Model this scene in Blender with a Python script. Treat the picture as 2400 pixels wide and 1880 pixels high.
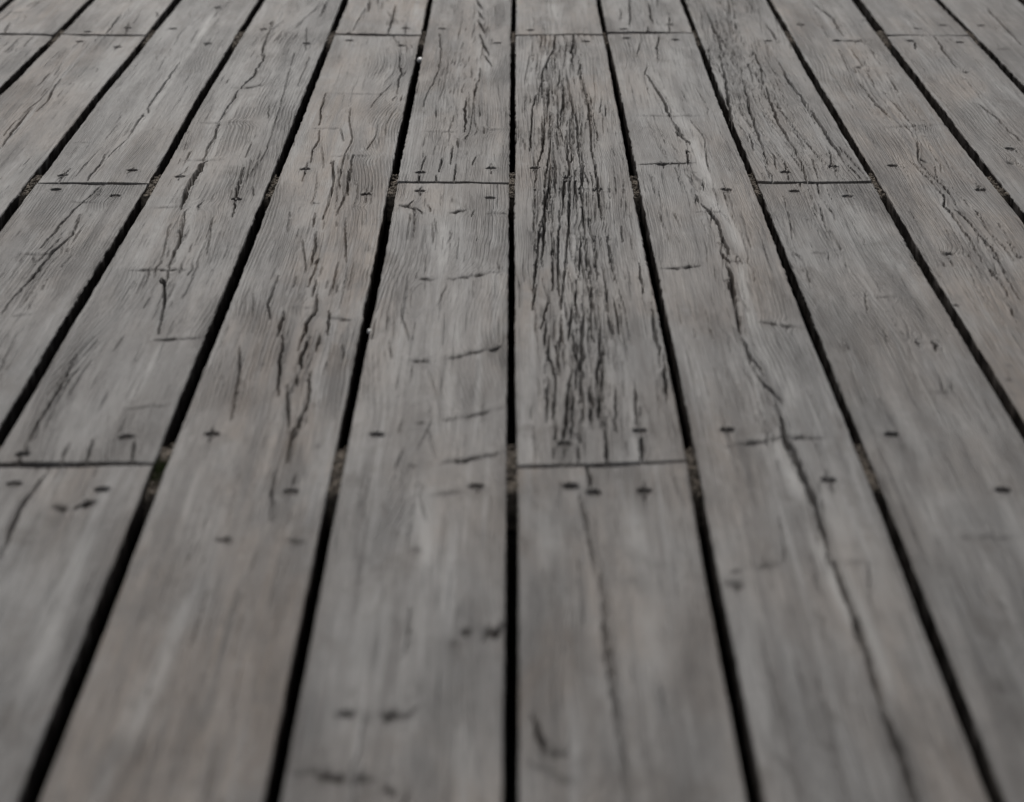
import bpy, math, random
import numpy as np

# ------------------------------------------------------------------ camera, sky, sun, exposure
sc = bpy.context.scene
for o in list(bpy.data.objects):
    bpy.data.objects.remove(o)

cam_data = bpy.data.cameras.new('camera')
cam = bpy.data.objects.new('camera', cam_data)
sc.collection.objects.link(cam)
cam_data.sensor_width = 36.0
cam_data.lens = 85.0
cam_data.clip_start = 0.05
cam_data.clip_end = 3000.0
cam.location = (0.0, 0.0, 0.586)
cam.rotation_euler = (math.radians(90.0 - 19.0637), 0.0, math.radians(0.0842))
cam_data.dof.use_dof = True
cam_data.dof.focus_distance = 2.46
cam_data.dof.aperture_fstop = 7.2
cam_data.dof.aperture_blades = 9
sc.camera = cam

SUN_EL, SUN_AZ = 36.0, -9.0          # degrees; azimuth measured from the view direction (+Y) towards +X
world = bpy.data.worlds.new('World')
sc.world = world
world.use_nodes = True
wn, wl = world.node_tree.nodes, world.node_tree.links
wn.clear()
sky = wn.new('ShaderNodeTexSky')
sky.sky_type = 'NISHITA'
sky.sun_disc = False
sky.sun_elevation = math.radians(SUN_EL)
sky.sun_rotation = math.radians(SUN_AZ)
sky.air_density = 1.0
sky.dust_density = 4.0
hs = wn.new('ShaderNodeHueSaturation')
hs.inputs['Saturation'].default_value = 0.22      # an overcast sky is nearly grey
bg = wn.new('ShaderNodeBackground')
bg.inputs['Strength'].default_value = 0.085
wo = wn.new('ShaderNodeOutputWorld')
wl.new(sky.outputs[0], hs.inputs['Color'])
wl.new(hs.outputs[0], bg.inputs['Color'])
wl.new(bg.outputs[0], wo.inputs['Surface'])

sun_data = bpy.data.lights.new('sun', 'SUN')
sun_data.energy = 1.5
sun_data.angle = math.radians(12.0)
sun_data.color = (1.0, 0.965, 0.92)
sun = bpy.data.objects.new('sun', sun_data)
sc.collection.objects.link(sun)
sun.location = (-1.5, 3.0, 4.0)
# the lamp shines along its -Z: away from the sun's place in the sky
sun.rotation_euler = (math.radians(90.0 - SUN_EL), 0.0, math.radians(180.0 - SUN_AZ))

sc.view_settings.view_transform = 'Standard'
sc.view_settings.look = 'None'
sc.view_settings.gamma = 1.0
sc.view_settings.use_curve_mapping = False
sc.view_settings.exposure = -0.34
sc.render.engine = 'CYCLES'
sc.cycles.max_bounces = 6
sc.cycles.diffuse_bounces = 4
sc.cycles.use_denoising = True
sc.cycles.use_adaptive_sampling = False
sc.cycles.denoising_prefilter = 'ACCURATE'
sc.cycles.denoising_input_passes = 'RGB_ALBEDO_NORMAL'

# ------------------------------------------------------------------ what was measured on the deck, in metres
# gap number -> (y along the boards, left edge x, right edge x)
PALE = [
  (0.0109,0.7,[(-0.4198,3.3454),(-0.4161,3.191),(-0.4146,3.081)]),
  (0.009,0.5,[(-0.4146,3.081),(-0.4177,2.9095),(-0.4151,2.7294)]),
  (0.0089,0.35,[(-0.4127,2.7125),(-0.4167,2.5842),(-0.4258,2.4809)]),
  (0.0105,0.35,[(-0.3139,2.2974),(-0.3045,2.1696),(-0.3,2.0601)]),
  (0.0086,0.45,[(-0.2816,1.8352),(-0.2825,1.7713),(-0.2856,1.6908)]),
  (0.007,0.3,[(-0.4164,2.2692),(-0.4207,2.1568)]),
  (0.0142,0.35,[(0.1699,2.8914),(0.1811,2.6926),(0.1907,2.5737)]),
  (0.0148,0.5,[(0.1894,2.5548),(0.1935,2.4381),(0.1947,2.323)]),
  (0.0123,0.4,[(0.1873,2.3053),(0.1993,2.2159),(0.2035,2.1082)]),
  (0.0096,0.45,[(0.2003,2.0725),(0.1932,1.9399),(0.1923,1.8501)]),
  (0.0079,0.4,[(0.191,1.8359),(0.1946,1.7854),(0.2,1.7288)]),
  (0.0081,0.4,[(0.2049,1.7246),(0.2015,1.6674)]),
  (0.0107,0.55,[(0.1825,1.5991),(0.1862,1.5339),(0.1884,1.4915)]),
  (0.0089,0.45,[(0.1892,1.4252),(0.1936,1.3445),(0.1971,1.2784)]),
  (0.0093,0.45,[(0.2018,1.36),(0.2045,1.2784),(0.2051,1.1924)]),
  (0.0101,0.35,[(0.2053,1.4915),(0.2075,1.4168)]),
  (0.0119,0.3,[(0.2715,1.5055),(0.2686,1.4169)]),
  (0.0102,0.3,[(-0.0694,2.2155),(-0.0646,2.0489)]),
  (0.0139,0.3,[(-0.0506,1.9928),(-0.0465,1.8169)]),
  (0.0083,0.3,[(-0.051,1.7717),(-0.0483,1.667)]),
  (0.0213,0.3,[(0.3266,2.3198),(0.324,2.1706),(0.3312,2.0494)]),
  (0.0147,0.35,[(-0.2733,1.4374),(-0.2714,1.3174),(-0.2694,1.2042)]),
  (0.0122,0.35,[(-0.1968,1.3363),(-0.2003,1.2302),(-0.2028,1.1524)]),
  (0.0155,0.3,[(-0.0665,1.5287),(-0.0543,1.3754)]),
  (0.0151,0.25,[(-0.0339,1.1827),(-0.0227,1.0962)]),
  (0.0134,0.3,[(0.0786,1.4822),(0.0793,1.3958)]),
  (0.0181,0.25,[(0.0785,1.3179),(0.0826,1.2306)]),
  (0.0153,0.25,[(0.0219,1.5052),(0.0221,1.3958)]),
  (0.0265,0.35,[(0.0473,3.4093),(0.0668,3.2731)]),
  (0.0073,0.35,[(-0.3184,2.799),(-0.3215,2.6632)]),
  (0.0103,0.3,[(-0.3221,2.6076),(-0.3211,2.3785)]),
]
GAPS = {
  -6: [(3.37,-0.7256,-0.7135),(3.4472,-0.7223,-0.7111)],
  -5: [(2.7986,-0.6122,-0.6021),(2.9876,-0.6127,-0.5991),(3.1603,-0.6099,-0.5986),(3.4474,-0.6084,-0.5983)],
  -4: [(2.235,-0.4895,-0.4792),(2.2894,-0.49,-0.4801),(2.4116,-0.4916,-0.4804),(2.5538,-0.4939,-0.4838),(2.7988,-0.4929,-0.4837),(3.0915,-0.4875,-0.4795),(3.4476,-0.4878,-0.4755)],
  -3: [(1.6278,-0.3713,-0.3611),(1.7071,-0.372,-0.3613),(1.8398,-0.3727,-0.3627),(1.9924,-0.3713,-0.362),(2.1695,-0.3704,-0.3612),(2.3045,-0.3668,-0.3589),(2.4557,-0.3684,-0.36),(2.554,-0.3717,-0.3624),(2.799,-0.3735,-0.3643),(3.0917,-0.3706,-0.3616),(3.4478,-0.3672,-0.3571)],
  -2: [(1.0825,-0.2492,-0.2377),(1.1979,-0.2508,-0.2389),(1.3362,-0.2495,-0.2381),(1.4817,-0.2505,-0.2393),(1.5528,-0.2489,-0.2402),(1.6668,-0.2498,-0.2406),(1.7937,-0.2506,-0.2401),(1.9392,-0.2486,-0.2388),(2.1076,-0.2478,-0.2389),(2.3046,-0.2469,-0.239),(2.4119,-0.2461,-0.2397),(2.4558,-0.2478,-0.2394),(2.7991,-0.2477,-0.2385),(3.2026,-0.2467,-0.2383)],
  -1: [(1.0827,-0.1259,-0.1176),(1.1674,-0.1268,-0.1182),(1.264,-0.1263,-0.1178),(1.3753,-0.1257,-0.1173),(1.5049,-0.1258,-0.1182),(1.6039,-0.1259,-0.1179),(1.7497,-0.125,-0.118),(1.8886,-0.1261,-0.1183),(2.0488,-0.126,-0.1165),(2.2355,-0.1268,-0.1166),(2.3782,-0.1276,-0.1198),(2.4121,-0.1264,-0.1192),(2.5543,-0.1287,-0.1186),(2.7993,-0.1277,-0.1176),(3.0921,-0.1261,-0.118),(3.2143,-0.1231,-0.1178),(3.4481,-0.1241,-0.1174)],
  0: [(1.0855,-0.0067,0.0028),(1.2995,-0.0061,0.0029),(1.4596,-0.0059,0.0024),(1.5532,-0.0054,0.0025),(1.6671,-0.0066,-0.0012),(1.9396,-0.006,-0.0018),(2.2357,-0.0069,-0.0022),(2.2901,-0.006,-0.0017),(2.7995,-0.0062,-0.0005),(3.4483,-0.0046,0.0021)],
  1: [(1.083,0.1146,0.1235),(1.1383,0.1155,0.1236),(1.1985,0.1162,0.1257),(1.2818,0.115,0.1258),(1.3444,0.1161,0.1211),(1.3757,0.116,0.1241),(1.5053,0.1165,0.1251),(1.584,0.1215,0.1272),(1.6673,0.1206,0.1265),(1.7943,0.1196,0.126),(1.9398,0.1185,0.1246),(2.0491,0.1178,0.1246),(2.1703,0.1171,0.1238),(2.3052,0.1163,0.1234),(2.4325,0.1156,0.1241),(2.5547,0.1171,0.1239),(2.7997,0.1165,0.1224),(3.0924,0.1174,0.1218),(3.2146,0.1138,0.1186),(3.4485,0.1144,0.1204)],
  2: [(1.0832,0.2366,0.2459),(1.1679,0.2358,0.2455),(1.2645,0.2364,0.246),(1.3759,0.2371,0.2466),(1.4916,0.2398,0.2465),(1.6363,0.2378,0.2457),(1.7502,0.2368,0.2451),(1.8891,0.2352,0.2449),(2.0493,0.235,0.2442),(2.236,0.237,0.2438),(2.3415,0.2356,0.2433),(2.4296,0.2355,0.2412),(2.4565,0.2359,0.2425),(2.5737,0.2336,0.2416),(2.7778,0.2313,0.2389),(3.0142,0.2332,0.2413),(3.2177,0.2349,0.2414),(3.4486,0.2339,0.2423)],
  3: [(1.6677,0.3621,0.3695),(1.7504,0.3603,0.3673),(1.8409,0.3583,0.3663),(1.9401,0.3576,0.366),(2.0495,0.3561,0.3641),(2.1706,0.356,0.364),(2.2843,0.3587,0.3657),(2.3714,0.3601,0.3668),(2.4567,0.3589,0.3664),(2.482,0.3551,0.3629),(2.6723,0.355,0.3645),(2.8917,0.3537,0.3627),(3.1892,0.3574,0.3651),(3.4488,0.3568,0.3643)],
  4: [(2.2364,0.4799,0.4872),(2.3419,0.4797,0.4883),(2.4569,0.4774,0.486),(2.4822,0.4742,0.4846),(2.6725,0.4748,0.4871),(2.8918,0.4755,0.4876),(3.0796,0.4768,0.4888),(3.218,0.4786,0.4932),(3.449,0.4782,0.4936)],
  5: [(2.8228,0.5967,0.605),(3.0147,0.5979,0.6065),(3.1755,0.6007,0.6069),(3.4492,0.5968,0.6052)],
  6: [(3.4007,0.7164,0.7252),(3.4493,0.7169,0.7266)],
}
NAILS = [
  (-0.5676,3.1907),(-0.519,3.2195),(-0.5676,3.1293),(-0.5132,3.0947),(-0.4185,3.3894),(-0.4583,3.2195),(-0.3998,3.1165),(-0.3932,2.4219),
  (-0.4605,2.3982),(-0.4574,2.3414),(-0.3947,2.3187),(-0.3367,3.2174),(-0.2704,3.1102),(-0.3405,2.3937),(-0.272,2.2928),(-0.2158,2.4221),
  (-0.1467,3.22),(-0.2164,3.1332),(-0.1477,3.1028),(-0.1475,2.3209),(-0.0979,3.2178),(-0.0239,3.116),(-0.0969,2.4067),(-0.025,2.4272),
  (-0.0946,2.3324),(-0.0246,2.3073),(0.0203,3.203),(0.0921,3.127),(0.0201,2.4259),(0.053,2.3856),(0.0813,2.3307),(0.1436,3.1918),
  (0.2067,3.2278),(0.1451,3.1373),(0.208,3.1223),(0.1506,2.4295),(0.2084,2.3246),(0.3298,3.1334),(0.3282,2.434),(0.2756,2.4085),
  (0.2765,2.3326),(0.3266,2.313),(0.3845,3.247),(0.4191,3.1335),(0.3893,2.4384),(0.4614,2.3352),(0.5386,3.221),(0.577,3.2473),
  (0.5147,3.1337),(0.5778,3.1228),(0.5259,2.5183),(0.6271,3.24),(-0.3434,1.5797),(-0.2765,1.6136),(-0.2161,1.6216),(-0.0984,1.6206),
  (0.0346,1.6021),(0.0891,1.6284),(0.1511,1.6217),(0.2684,1.6219),(-0.3388,1.5259),(-0.2772,1.5118),(-0.1502,1.5119),(-0.0259,1.5207),
  (0.0526,1.5085),(0.0867,1.5099),(0.2116,1.5229),(0.3271,1.5126),(0.0375,1.5184),
]
CRACKS = [
  ('c',1.65,3,[(-0.5441,3.3206),(-0.54,3.1738)]),
  ('f',1.28,1,[(-0.5843,3.3956),(-0.5813,3.2722)]),
  ('c',1.29,2,[(-0.498,3.3453),(-0.4907,3.3084)]),
  ('c',1.24,3,[(-0.5231,3.2604),(-0.5151,3.1795)]),
  ('c',1.27,4,[(-0.5498,2.8809),(-0.5459,2.8076),(-0.5418,2.7549),(-0.5439,2.7082)]),
  ('c',1.37,4,[(-0.5534,2.7207),(-0.5516,2.6468),(-0.5512,2.5917),(-0.5495,2.524)]),
  ('c',0.85,3,[(-0.5584,2.6548),(-0.5582,2.584)]),
  ('f',0.96,1,[(-0.5604,3.0181),(-0.5675,2.948)]),
  ('c',0.93,2,[(-0.568,2.9189),(-0.5682,2.8484)]),
  ('f',0.97,1,[(-0.5816,3.0596),(-0.5828,2.9578)]),
  ('c',1.65,5,[(-0.4185,2.9879),(-0.4196,2.8811),(-0.42,2.79),(-0.4201,2.7209),(-0.4156,2.6959)]),
  ('j',1.91,4,[(-0.4192,2.6835),(-0.4202,2.631),(-0.4195,2.569)]),
  ('j',0.82,2,[(-0.4195,2.5577),(-0.4275,2.4809)]),
  ('c',1.3,4,[(-0.4319,2.488),(-0.43,2.4458),(-0.4317,2.3783)]),
  ('c',1.1,3,[(-0.4588,2.4252),(-0.4589,2.3717)]),
  ('f',0.76,1,[(-0.4294,2.3459),(-0.4244,2.2895)]),
  ('t',2.98,1,[(-0.48,2.5463),(-0.4531,2.5464)]),
  ('c',1.0,2,[(-0.2798,3.2256),(-0.2673,3.0601)]),
  ('j',2.22,4,[(-0.3304,3.2725),(-0.3268,3.1911),(-0.3243,3.1025),(-0.316,2.9881),(-0.3188,2.9484)]),
  ('c',1.9,5,[(-0.3188,2.9484),(-0.3177,2.9001),(-0.3259,2.835)]),
  ('t',7.26,2,[(-0.3371,2.835),(-0.3217,2.8305),(-0.299,2.8442)]),
  ('c',1.6,5,[(-0.3273,2.8214),(-0.3274,2.7639),(-0.3297,2.7043),(-0.3302,2.6471)]),
  ('j',2.32,5,[(-0.3283,2.6311),(-0.3253,2.5616),(-0.3275,2.5098),(-0.3256,2.4669)]),
  ('j',3.13,5,[(-0.3239,2.4529),(-0.326,2.4051),(-0.3273,2.3525),(-0.3215,2.2835)]),
  ('j',0.68,2,[(-0.2804,3.0392),(-0.269,2.7212),(-0.2657,2.5922),(-0.2631,2.4954),(-0.2672,2.3918)]),
  ('j',0.74,2,[(-0.2589,3.0186),(-0.259,2.8351)]),
  ('c',0.82,3,[(-0.2824,2.5392),(-0.2823,2.474)]),
  ('c',1.23,4,[(-0.2787,2.4254),(-0.2733,2.302)]),
  ('c',0.7,2,[(-0.2815,2.7211),(-0.2768,2.6633)]),
  ('c',0.63,2,[(-0.267,2.453),(-0.2688,2.3918)]),
  ('t',3.98,1,[(-0.3588,2.639),(-0.2945,2.6391)]),
  ('t',3.51,1,[(-0.3562,2.4633),(-0.3007,2.4634)]),
  ('c',1.93,4,[(-0.2667,3.4479),(-0.2673,3.3088)]),
  ('c',1.25,4,[(-0.2229,2.7992),(-0.2216,2.7212),(-0.2174,2.6313)]),
  ('t',5.47,2,[(-0.2227,2.6116),(-0.2158,2.6108),(-0.1918,2.6117)]),
  ('c',1.32,4,[(-0.215,2.6),(-0.2114,2.5542),(-0.2152,2.4955),(-0.2118,2.4531)]),
  ('c',1.1,3,[(-0.2159,2.4531),(-0.214,2.3721)]),
  ('t',6.17,1,[(-0.7101,3.3203),(-0.6693,3.3327)]),
  ('c',1.44,2,[(-0.6829,3.2484),(-0.6732,3.168)]),
  ('f',1.28,1,[(-0.6823,3.3327),(-0.6769,3.272)]),
  ('c',1.95,4,[(-0.209,3.448),(-0.2042,3.3457)]),
  ('c',1.92,4,[(-0.1686,3.3962),(-0.1676,3.2847),(-0.1685,3.1744)]),
  ('j',1.04,2,[(-0.2089,3.3708),(-0.2158,3.2026)]),
  ('c',1.03,3,[(-0.148,3.2491),(-0.1455,3.1688)]),
  ('c',1.03,2,[(-0.219,3.1878),(-0.2235,3.1631)]),
  ('c',1.72,4,[(-0.1468,3.0602),(-0.1446,2.9684),(-0.1386,2.9195),(-0.1416,2.8815),(-0.1387,2.7993)]),
  ('c',0.91,2,[(-0.1426,2.7641),(-0.139,2.786)]),
  ('c',0.92,2,[(-0.1335,2.7642),(-0.1319,2.7904)]),
  ('j',0.67,2,[(-0.1882,2.7129),(-0.1849,2.6473),(-0.1755,2.5543),(-0.1798,2.4813)]),
  ('j',1.26,3,[(-0.1798,2.4813),(-0.1772,2.3722),(-0.1739,2.3463)]),
  ('c',1.39,4,[(-0.1906,2.4601),(-0.1842,2.3919),(-0.1811,2.3272),(-0.1814,2.2782)]),
  ('j',1.27,3,[(-0.1716,2.4813),(-0.1675,2.3919),(-0.1671,2.3146)]),
  ('j',0.73,1.5,[(-0.1571,2.7993),(-0.1607,2.7641),(-0.1642,2.7298)]),
  ('j',0.68,2,[(-0.1526,2.6314),(-0.1514,2.577),(-0.1573,2.5173)]),
  ('c',0.67,2,[(-0.1918,2.6078),(-0.1856,2.5543)]),
  ('c',0.76,3,[(-0.1478,2.3399),(-0.1456,2.2899)]),
  ('t',2.85,1,[(-0.1946,2.4812),(-0.1538,2.4849)]),
  ('t',3.55,1,[(-0.2232,2.7992),(-0.1367,2.7949)]),
  ('c',2.62,5,[(-0.056,3.4482),(-0.0467,3.371)]),
  ('c',2.35,5,[(-0.0524,3.3522),(-0.044,3.2909)]),
  ('c',2.28,5,[(-0.0514,3.2849),(-0.0412,3.1858)]),
  ('c',2.43,5,[(-0.0477,3.1802),(-0.0416,3.1029),(-0.0334,3.0343)]),
  ('c',1.55,3,[(-0.0408,3.0395),(-0.0291,2.9586)]),
  ('j',1.14,3,[(-0.1005,3.1801),(-0.0952,3.0708),(-0.0932,2.9684),(-0.0957,2.891),(-0.1035,2.7905),(-0.105,2.7299)]),
  ('c',1.51,3,[(-0.0435,2.9488),(-0.0436,2.8911)]),
  ('c',1.64,4,[(-0.046,2.863),(-0.0476,2.7818)]),
  ('c',1.91,5,[(-0.0565,2.773),(-0.058,2.7131),(-0.0554,2.6395),(-0.0558,2.6002)]),
  ('c',1.41,3,[(-0.0902,2.713),(-0.0889,2.6717)]),
  ('c',1.05,3,[(-0.0697,2.6799),(-0.0698,2.6475)]),
  ('c',1.33,4,[(-0.0618,2.562),(-0.061,2.5248)]),
  ('c',1.46,4,[(-0.0668,2.5248),(-0.0673,2.4463)]),
  ('c',1.44,4,[(-0.076,2.4673),(-0.0776,2.4122)]),
  ('c',1.28,4,[(-0.0942,2.4743),(-0.0966,2.4054)]),
  ('c',1.26,4,[(-0.0974,2.4054),(-0.0968,2.369)]),
  ('c',0.79,3,[(-0.0802,2.3921),(-0.0795,2.369)]),
  ('c',1.42,4,[(-0.0615,2.4395),(-0.0614,2.3691)]),
  ('c',0.81,2,[(-0.0403,2.4815),(-0.0445,2.4395)]),
  ('t',3.11,1,[(-0.0353,2.6041),(-0.0129,2.6041)]),
  ('c',1.02,3,[(-0.0346,2.6158),(-0.0342,2.5886)]),
  ('c',0.8,3,[(-0.0252,2.4464),(-0.0245,2.4055)]),
  ('c',0.88,2,[(-0.0422,2.73),(-0.0396,2.6717)]),
  ('j',0.74,1.5,[(-0.0831,2.9884),(-0.0847,2.8354),(-0.0881,2.7642)]),
  ('j',0.7,1.5,[(-0.0482,2.7643),(-0.0483,2.6636),(-0.0504,2.5848)]),
  ('t',3.09,1,[(-0.1037,2.5963),(-0.0489,2.5963)]),
  ('c',1.84,4.5,[(0.0523,3.1579),(0.0499,3.0711),(0.0399,2.9886),(0.0333,2.9198),(0.0296,2.8355)]),
  ('j',1.7,4.5,[(0.0358,3.1579),(0.0332,3.1031)]),
  ('c',3.14,4.5,[(0.0774,3.1579),(0.0717,3.0605),(0.0711,2.9886)]),
  ('j',1.2,4.5,[(0.0481,2.9489),(0.0467,2.9198)]),
  ('c',1.76,4.5,[(0.0543,2.9198),(0.0512,2.8447)]),
  ('c',1.93,4.5,[(0.0328,2.8724),(0.0311,2.7996)]),
  ('c',1.71,4.5,[(0.0399,2.8356),(0.0379,2.7558),(0.0361,2.68)]),
  ('j',1.44,4.5,[(0.0246,2.7819),(0.0195,2.7132),(0.017,2.5926),(0.0149,2.5103)]),
  ('c',1.71,4.5,[(0.0566,2.8356),(0.0551,2.7558),(0.0508,2.6638)]),
  ('c',1.67,4.5,[(0.0647,2.7819),(0.0652,2.6801)]),
  ('c',1.86,4.5,[(0.0796,2.9007),(0.0821,2.7819),(0.0839,2.6883),(0.0826,2.585),(0.081,2.5031)]),
  ('c',1.57,4.5,[(0.0323,2.6556),(0.0315,2.5849),(0.029,2.5103),(0.0234,2.4396)]),
  ('c',1.54,4.5,[(0.0564,2.5546),(0.0547,2.4675),(0.0559,2.4124)]),
  ('j',1.44,4.5,[(0.0678,2.6801),(0.0675,2.5926),(0.0657,2.5176)]),
  ('c',1.53,4.5,[(0.0377,2.5397),(0.0331,2.4396),(0.0308,2.3856)]),
  ('j',1.36,4.5,[(0.0671,2.5104),(0.067,2.4396),(0.073,2.366)]),
  ('c',1.47,4.5,[(0.0576,2.4535),(0.0491,2.3466),(0.0464,2.2841)]),
  ('c',1.75,4.5,[(0.0821,2.4057),(0.0812,2.2786)]),
  ('c',1.43,4.5,[(0.0339,2.379),(0.0311,2.2786)]),
  ('j',1.3,4.5,[(0.0615,2.4124),(0.0579,2.3212)]),
  ('j',1.12,4.5,[(0.098,2.7387),(0.0966,2.6966)]),
  ('j',1.24,4.5,[(0.0654,3.0924),(0.0618,3.0088)]),
  ('j',1.2,4.5,[(0.0804,2.9687),(0.077,2.9102)]),
  ('j',1.06,4.5,[(0.0459,2.6317),(0.0514,2.5546)]),
  ('j',0.93,4.5,[(0.1031,2.7302),(0.1022,2.6801)]),
  ('c',1.83,3,[(0.1628,3.4485),(0.1522,3.2104)]),
  ('c',2.14,4,[(0.1868,3.3999),(0.1851,3.2913),(0.1846,3.2321)]),
  ('c',1.64,3,[(0.2018,3.4486),(0.1988,3.3682)]),
  ('c',1.32,2,[(0.1463,3.3525),(0.1425,3.2614)]),
  ('c',1.55,3,[(0.1773,3.2176),(0.1735,3.1678)]),
  ('c',1.29,3,[(0.2123,3.3217),(0.2035,3.1749)]),
  ('c',1.22,2,[(0.1634,3.1195),(0.1514,3.0014)]),
  ('c',1.5,3,[(0.1898,3.1609),(0.1807,3.066),(0.1778,2.9825)]),
  ('c',2.71,5,[(0.1587,2.9032),(0.1638,2.8221),(0.1693,2.7559),(0.1717,2.6823),(0.1752,2.6319)]),
  ('c',2.76,4,[(0.1752,2.6319),(0.1801,2.5737)]),
  ('j',4.17,4,[(0.1783,2.5784),(0.1854,2.527)]),
  ('j',2.62,5,[(0.1819,2.4907),(0.1763,2.4381)]),
  ('j',0.81,2,[(0.1947,2.6319),(0.2035,2.5455),(0.1975,2.4381),(0.1985,2.3468)]),
  ('t',4.05,1,[(0.131,2.6618),(0.2165,2.662)]),
  ('t',4.28,2,[(0.1245,2.4294),(0.1507,2.4312),(0.1874,2.4381)]),
  ('c',2.34,4.5,[(0.2647,3.3371),(0.2651,3.2034),(0.2634,3.053)]),
  ('j',1.7,4.5,[(0.2469,3.0661),(0.2414,2.9764)]),
  ('c',2.86,4.5,[(0.2562,2.964),(0.2487,2.7999),(0.2414,2.6722),(0.2382,2.5833)]),
  ('c',2.38,4.5,[(0.2731,2.8681),(0.2672,2.7135),(0.264,2.632),(0.2629,2.5088),(0.2613,2.4819)]),
  ('c',2.09,4.5,[(0.2968,2.8111),(0.2938,2.7347),(0.2922,2.6321),(0.296,2.5271),(0.2964,2.4556),(0.2938,2.3794)]),
  ('c',2.73,4.5,[(0.3287,2.9518),(0.3271,2.8799),(0.3323,2.7779),(0.3318,2.7136)]),
  ('c',2.53,4.5,[(0.3351,2.7032),(0.3377,2.6321),(0.3391,2.555),(0.3404,2.482)]),
  ('j',1.89,4.5,[(0.3032,3.053),(0.3,2.8916)]),
  ('c',2.3,4.5,[(0.3383,3.2323),(0.3401,3.1472)]),
  ('j',1.63,4.5,[(0.3303,3.4488),(0.3311,3.3527)]),
  ('j',1.63,4.5,[(0.2898,3.4487),(0.293,3.3527)]),
  ('j',1.62,4.5,[(0.3449,2.518),(0.3501,2.447),(0.355,2.3795)]),
  ('j',1.38,4.5,[(0.3438,2.4298),(0.3471,2.3795)]),
  ('j',1.2,4.5,[(0.2716,2.4819),(0.2675,2.4211)]),
  ('j',1.45,4.5,[(0.2544,2.5738),(0.2526,2.5088)]),
  ('j',1.39,4.5,[(0.2603,2.4819),(0.2571,2.3876)]),
  ('j',1.18,4.5,[(0.3096,2.4643),(0.3057,2.3794)]),
  ('j',1.54,4.5,[(0.2973,3.3066),(0.2966,3.1471)]),
  ('j',1.41,4.5,[(0.2888,2.9764),(0.286,2.8681)]),
  ('j',1.04,4.5,[(0.3053,2.593),(0.3075,2.518)]),
  ('j',1.18,4.5,[(0.2792,2.4469),(0.276,2.3794)]),
  ('j',1.21,4.5,[(0.3323,2.4999),(0.3267,2.4383)]),
  ('c',2.41,4,[(0.421,3.4489),(0.4262,3.3529),(0.4341,3.3068),(0.4318,3.2036),(0.4315,3.1612)]),
  ('t',8.22,2,[(0.4127,3.1335),(0.4582,3.1309)]),
  ('c',1.48,3,[(0.4296,3.1063),(0.4299,3.0145),(0.4297,2.9581)]),
  ('c',1.19,3,[(0.4168,2.9519),(0.4163,2.9215)]),
  ('t',6.16,2,[(0.4168,2.9519),(0.4297,2.9581)]),
  ('t',12.1,3,[(0.4306,2.93),(0.4402,2.93)]),
  ('c',2.01,4,[(0.4104,2.8683),(0.4158,2.7243),(0.4208,2.6522)]),
  ('j',1.54,3,[(0.4334,2.8001),(0.4363,2.6827),(0.4399,2.5932)]),
  ('c',1.38,3,[(0.4525,2.9156),(0.4495,2.8002)]),
  ('j',1.42,3,[(0.4309,2.6323),(0.4339,2.5552),(0.4183,2.4557),(0.4222,2.4045)]),
  ('c',1.35,4,[(0.4222,2.4045),(0.4284,2.3233),(0.4266,2.2793)]),
  ('t',3.96,1,[(0.3999,2.6125),(0.4764,2.6323)]),
  ('c',1.16,3,[(0.4619,2.3593),(0.4646,2.3313)]),
  ('j',1.45,3,[(0.4549,3.1064),(0.4523,2.9643)]),
  ('j',1.28,2,[(0.4153,3.3529),(0.4093,3.1473)]),
  ('j',1.18,2,[(0.4144,3.0663),(0.4065,2.8917)]),
  ('j',1.31,2,[(0.5295,3.353),(0.5405,3.2326)]),
  ('c',1.74,3,[(0.5521,3.1754),(0.5449,3.0404),(0.5446,2.9521)]),
  ('j',1.37,3,[(0.5439,2.8802),(0.5419,2.7782)]),
  ('c',1.54,3,[(0.5315,2.7457),(0.5403,2.6726),(0.5414,2.6324)]),
  ('c',1.47,4,[(0.5414,2.6324),(0.5443,2.5367)]),
  ('c',2.14,4,[(0.6591,3.4006),(0.6566,3.292),(0.6522,3.0799)]),
  ('t',13.67,3,[(0.5094,3.1405),(0.52,3.1268)]),
  ('c',2.01,3,[(0.52,3.1268),(0.5139,3.0797)]),
  ('t',12.08,3,[(0.5471,2.9253),(0.5547,2.9278)]),
  ('t',9.1,3,[(0.5217,2.5183),(0.5291,2.5138)]),
  ('t',10.42,4,[(0.5104,2.4541),(0.516,2.4515)]),
  ('t',20.86,4,[(0.471,3.2917),(0.4792,3.2737)]),
  ('t',6.58,1,[(0.6143,3.0666),(0.6313,3.064)]),
  ('j',1.23,3,[(-0.4147,2.3553),(-0.4217,2.2902),(-0.4262,2.2554)]),
  ('c',1.17,3.5,[(-0.4262,2.2554),(-0.4291,2.1759),(-0.4323,2.1256)]),
  ('c',1.57,4,[(-0.4169,2.2418),(-0.4113,2.1695),(-0.4184,2.1073),(-0.4208,2.0256),(-0.4257,1.9706),(-0.4264,1.9209)]),
  ('t',3.01,1.5,[(-0.4497,2.1012),(-0.4156,2.1013)]),
  ('t',2.82,1,[(-0.4357,2.2902),(-0.4059,2.2902)]),
  ('t',2.05,1,[(-0.4174,1.9133),(-0.3995,1.9209)]),
  ('c',0.8,2,[(-0.4323,2.0953),(-0.4298,2.0774)]),
  ('j',0.8,2,[(-0.4207,2.1568),(-0.4263,2.0716)]),
  ('j',4.25,5,[(-0.3235,2.4477),(-0.324,2.3779),(-0.3237,2.3189),(-0.3182,2.2625)]),
  ('c',1.8,6,[(-0.3168,2.2454),(-0.3112,2.1889),(-0.3071,2.1258),(-0.3048,2.0485)]),
  ('t',4.01,2,[(-0.3423,2.0456),(-0.3073,2.0439),(-0.2854,2.0457)]),
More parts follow.
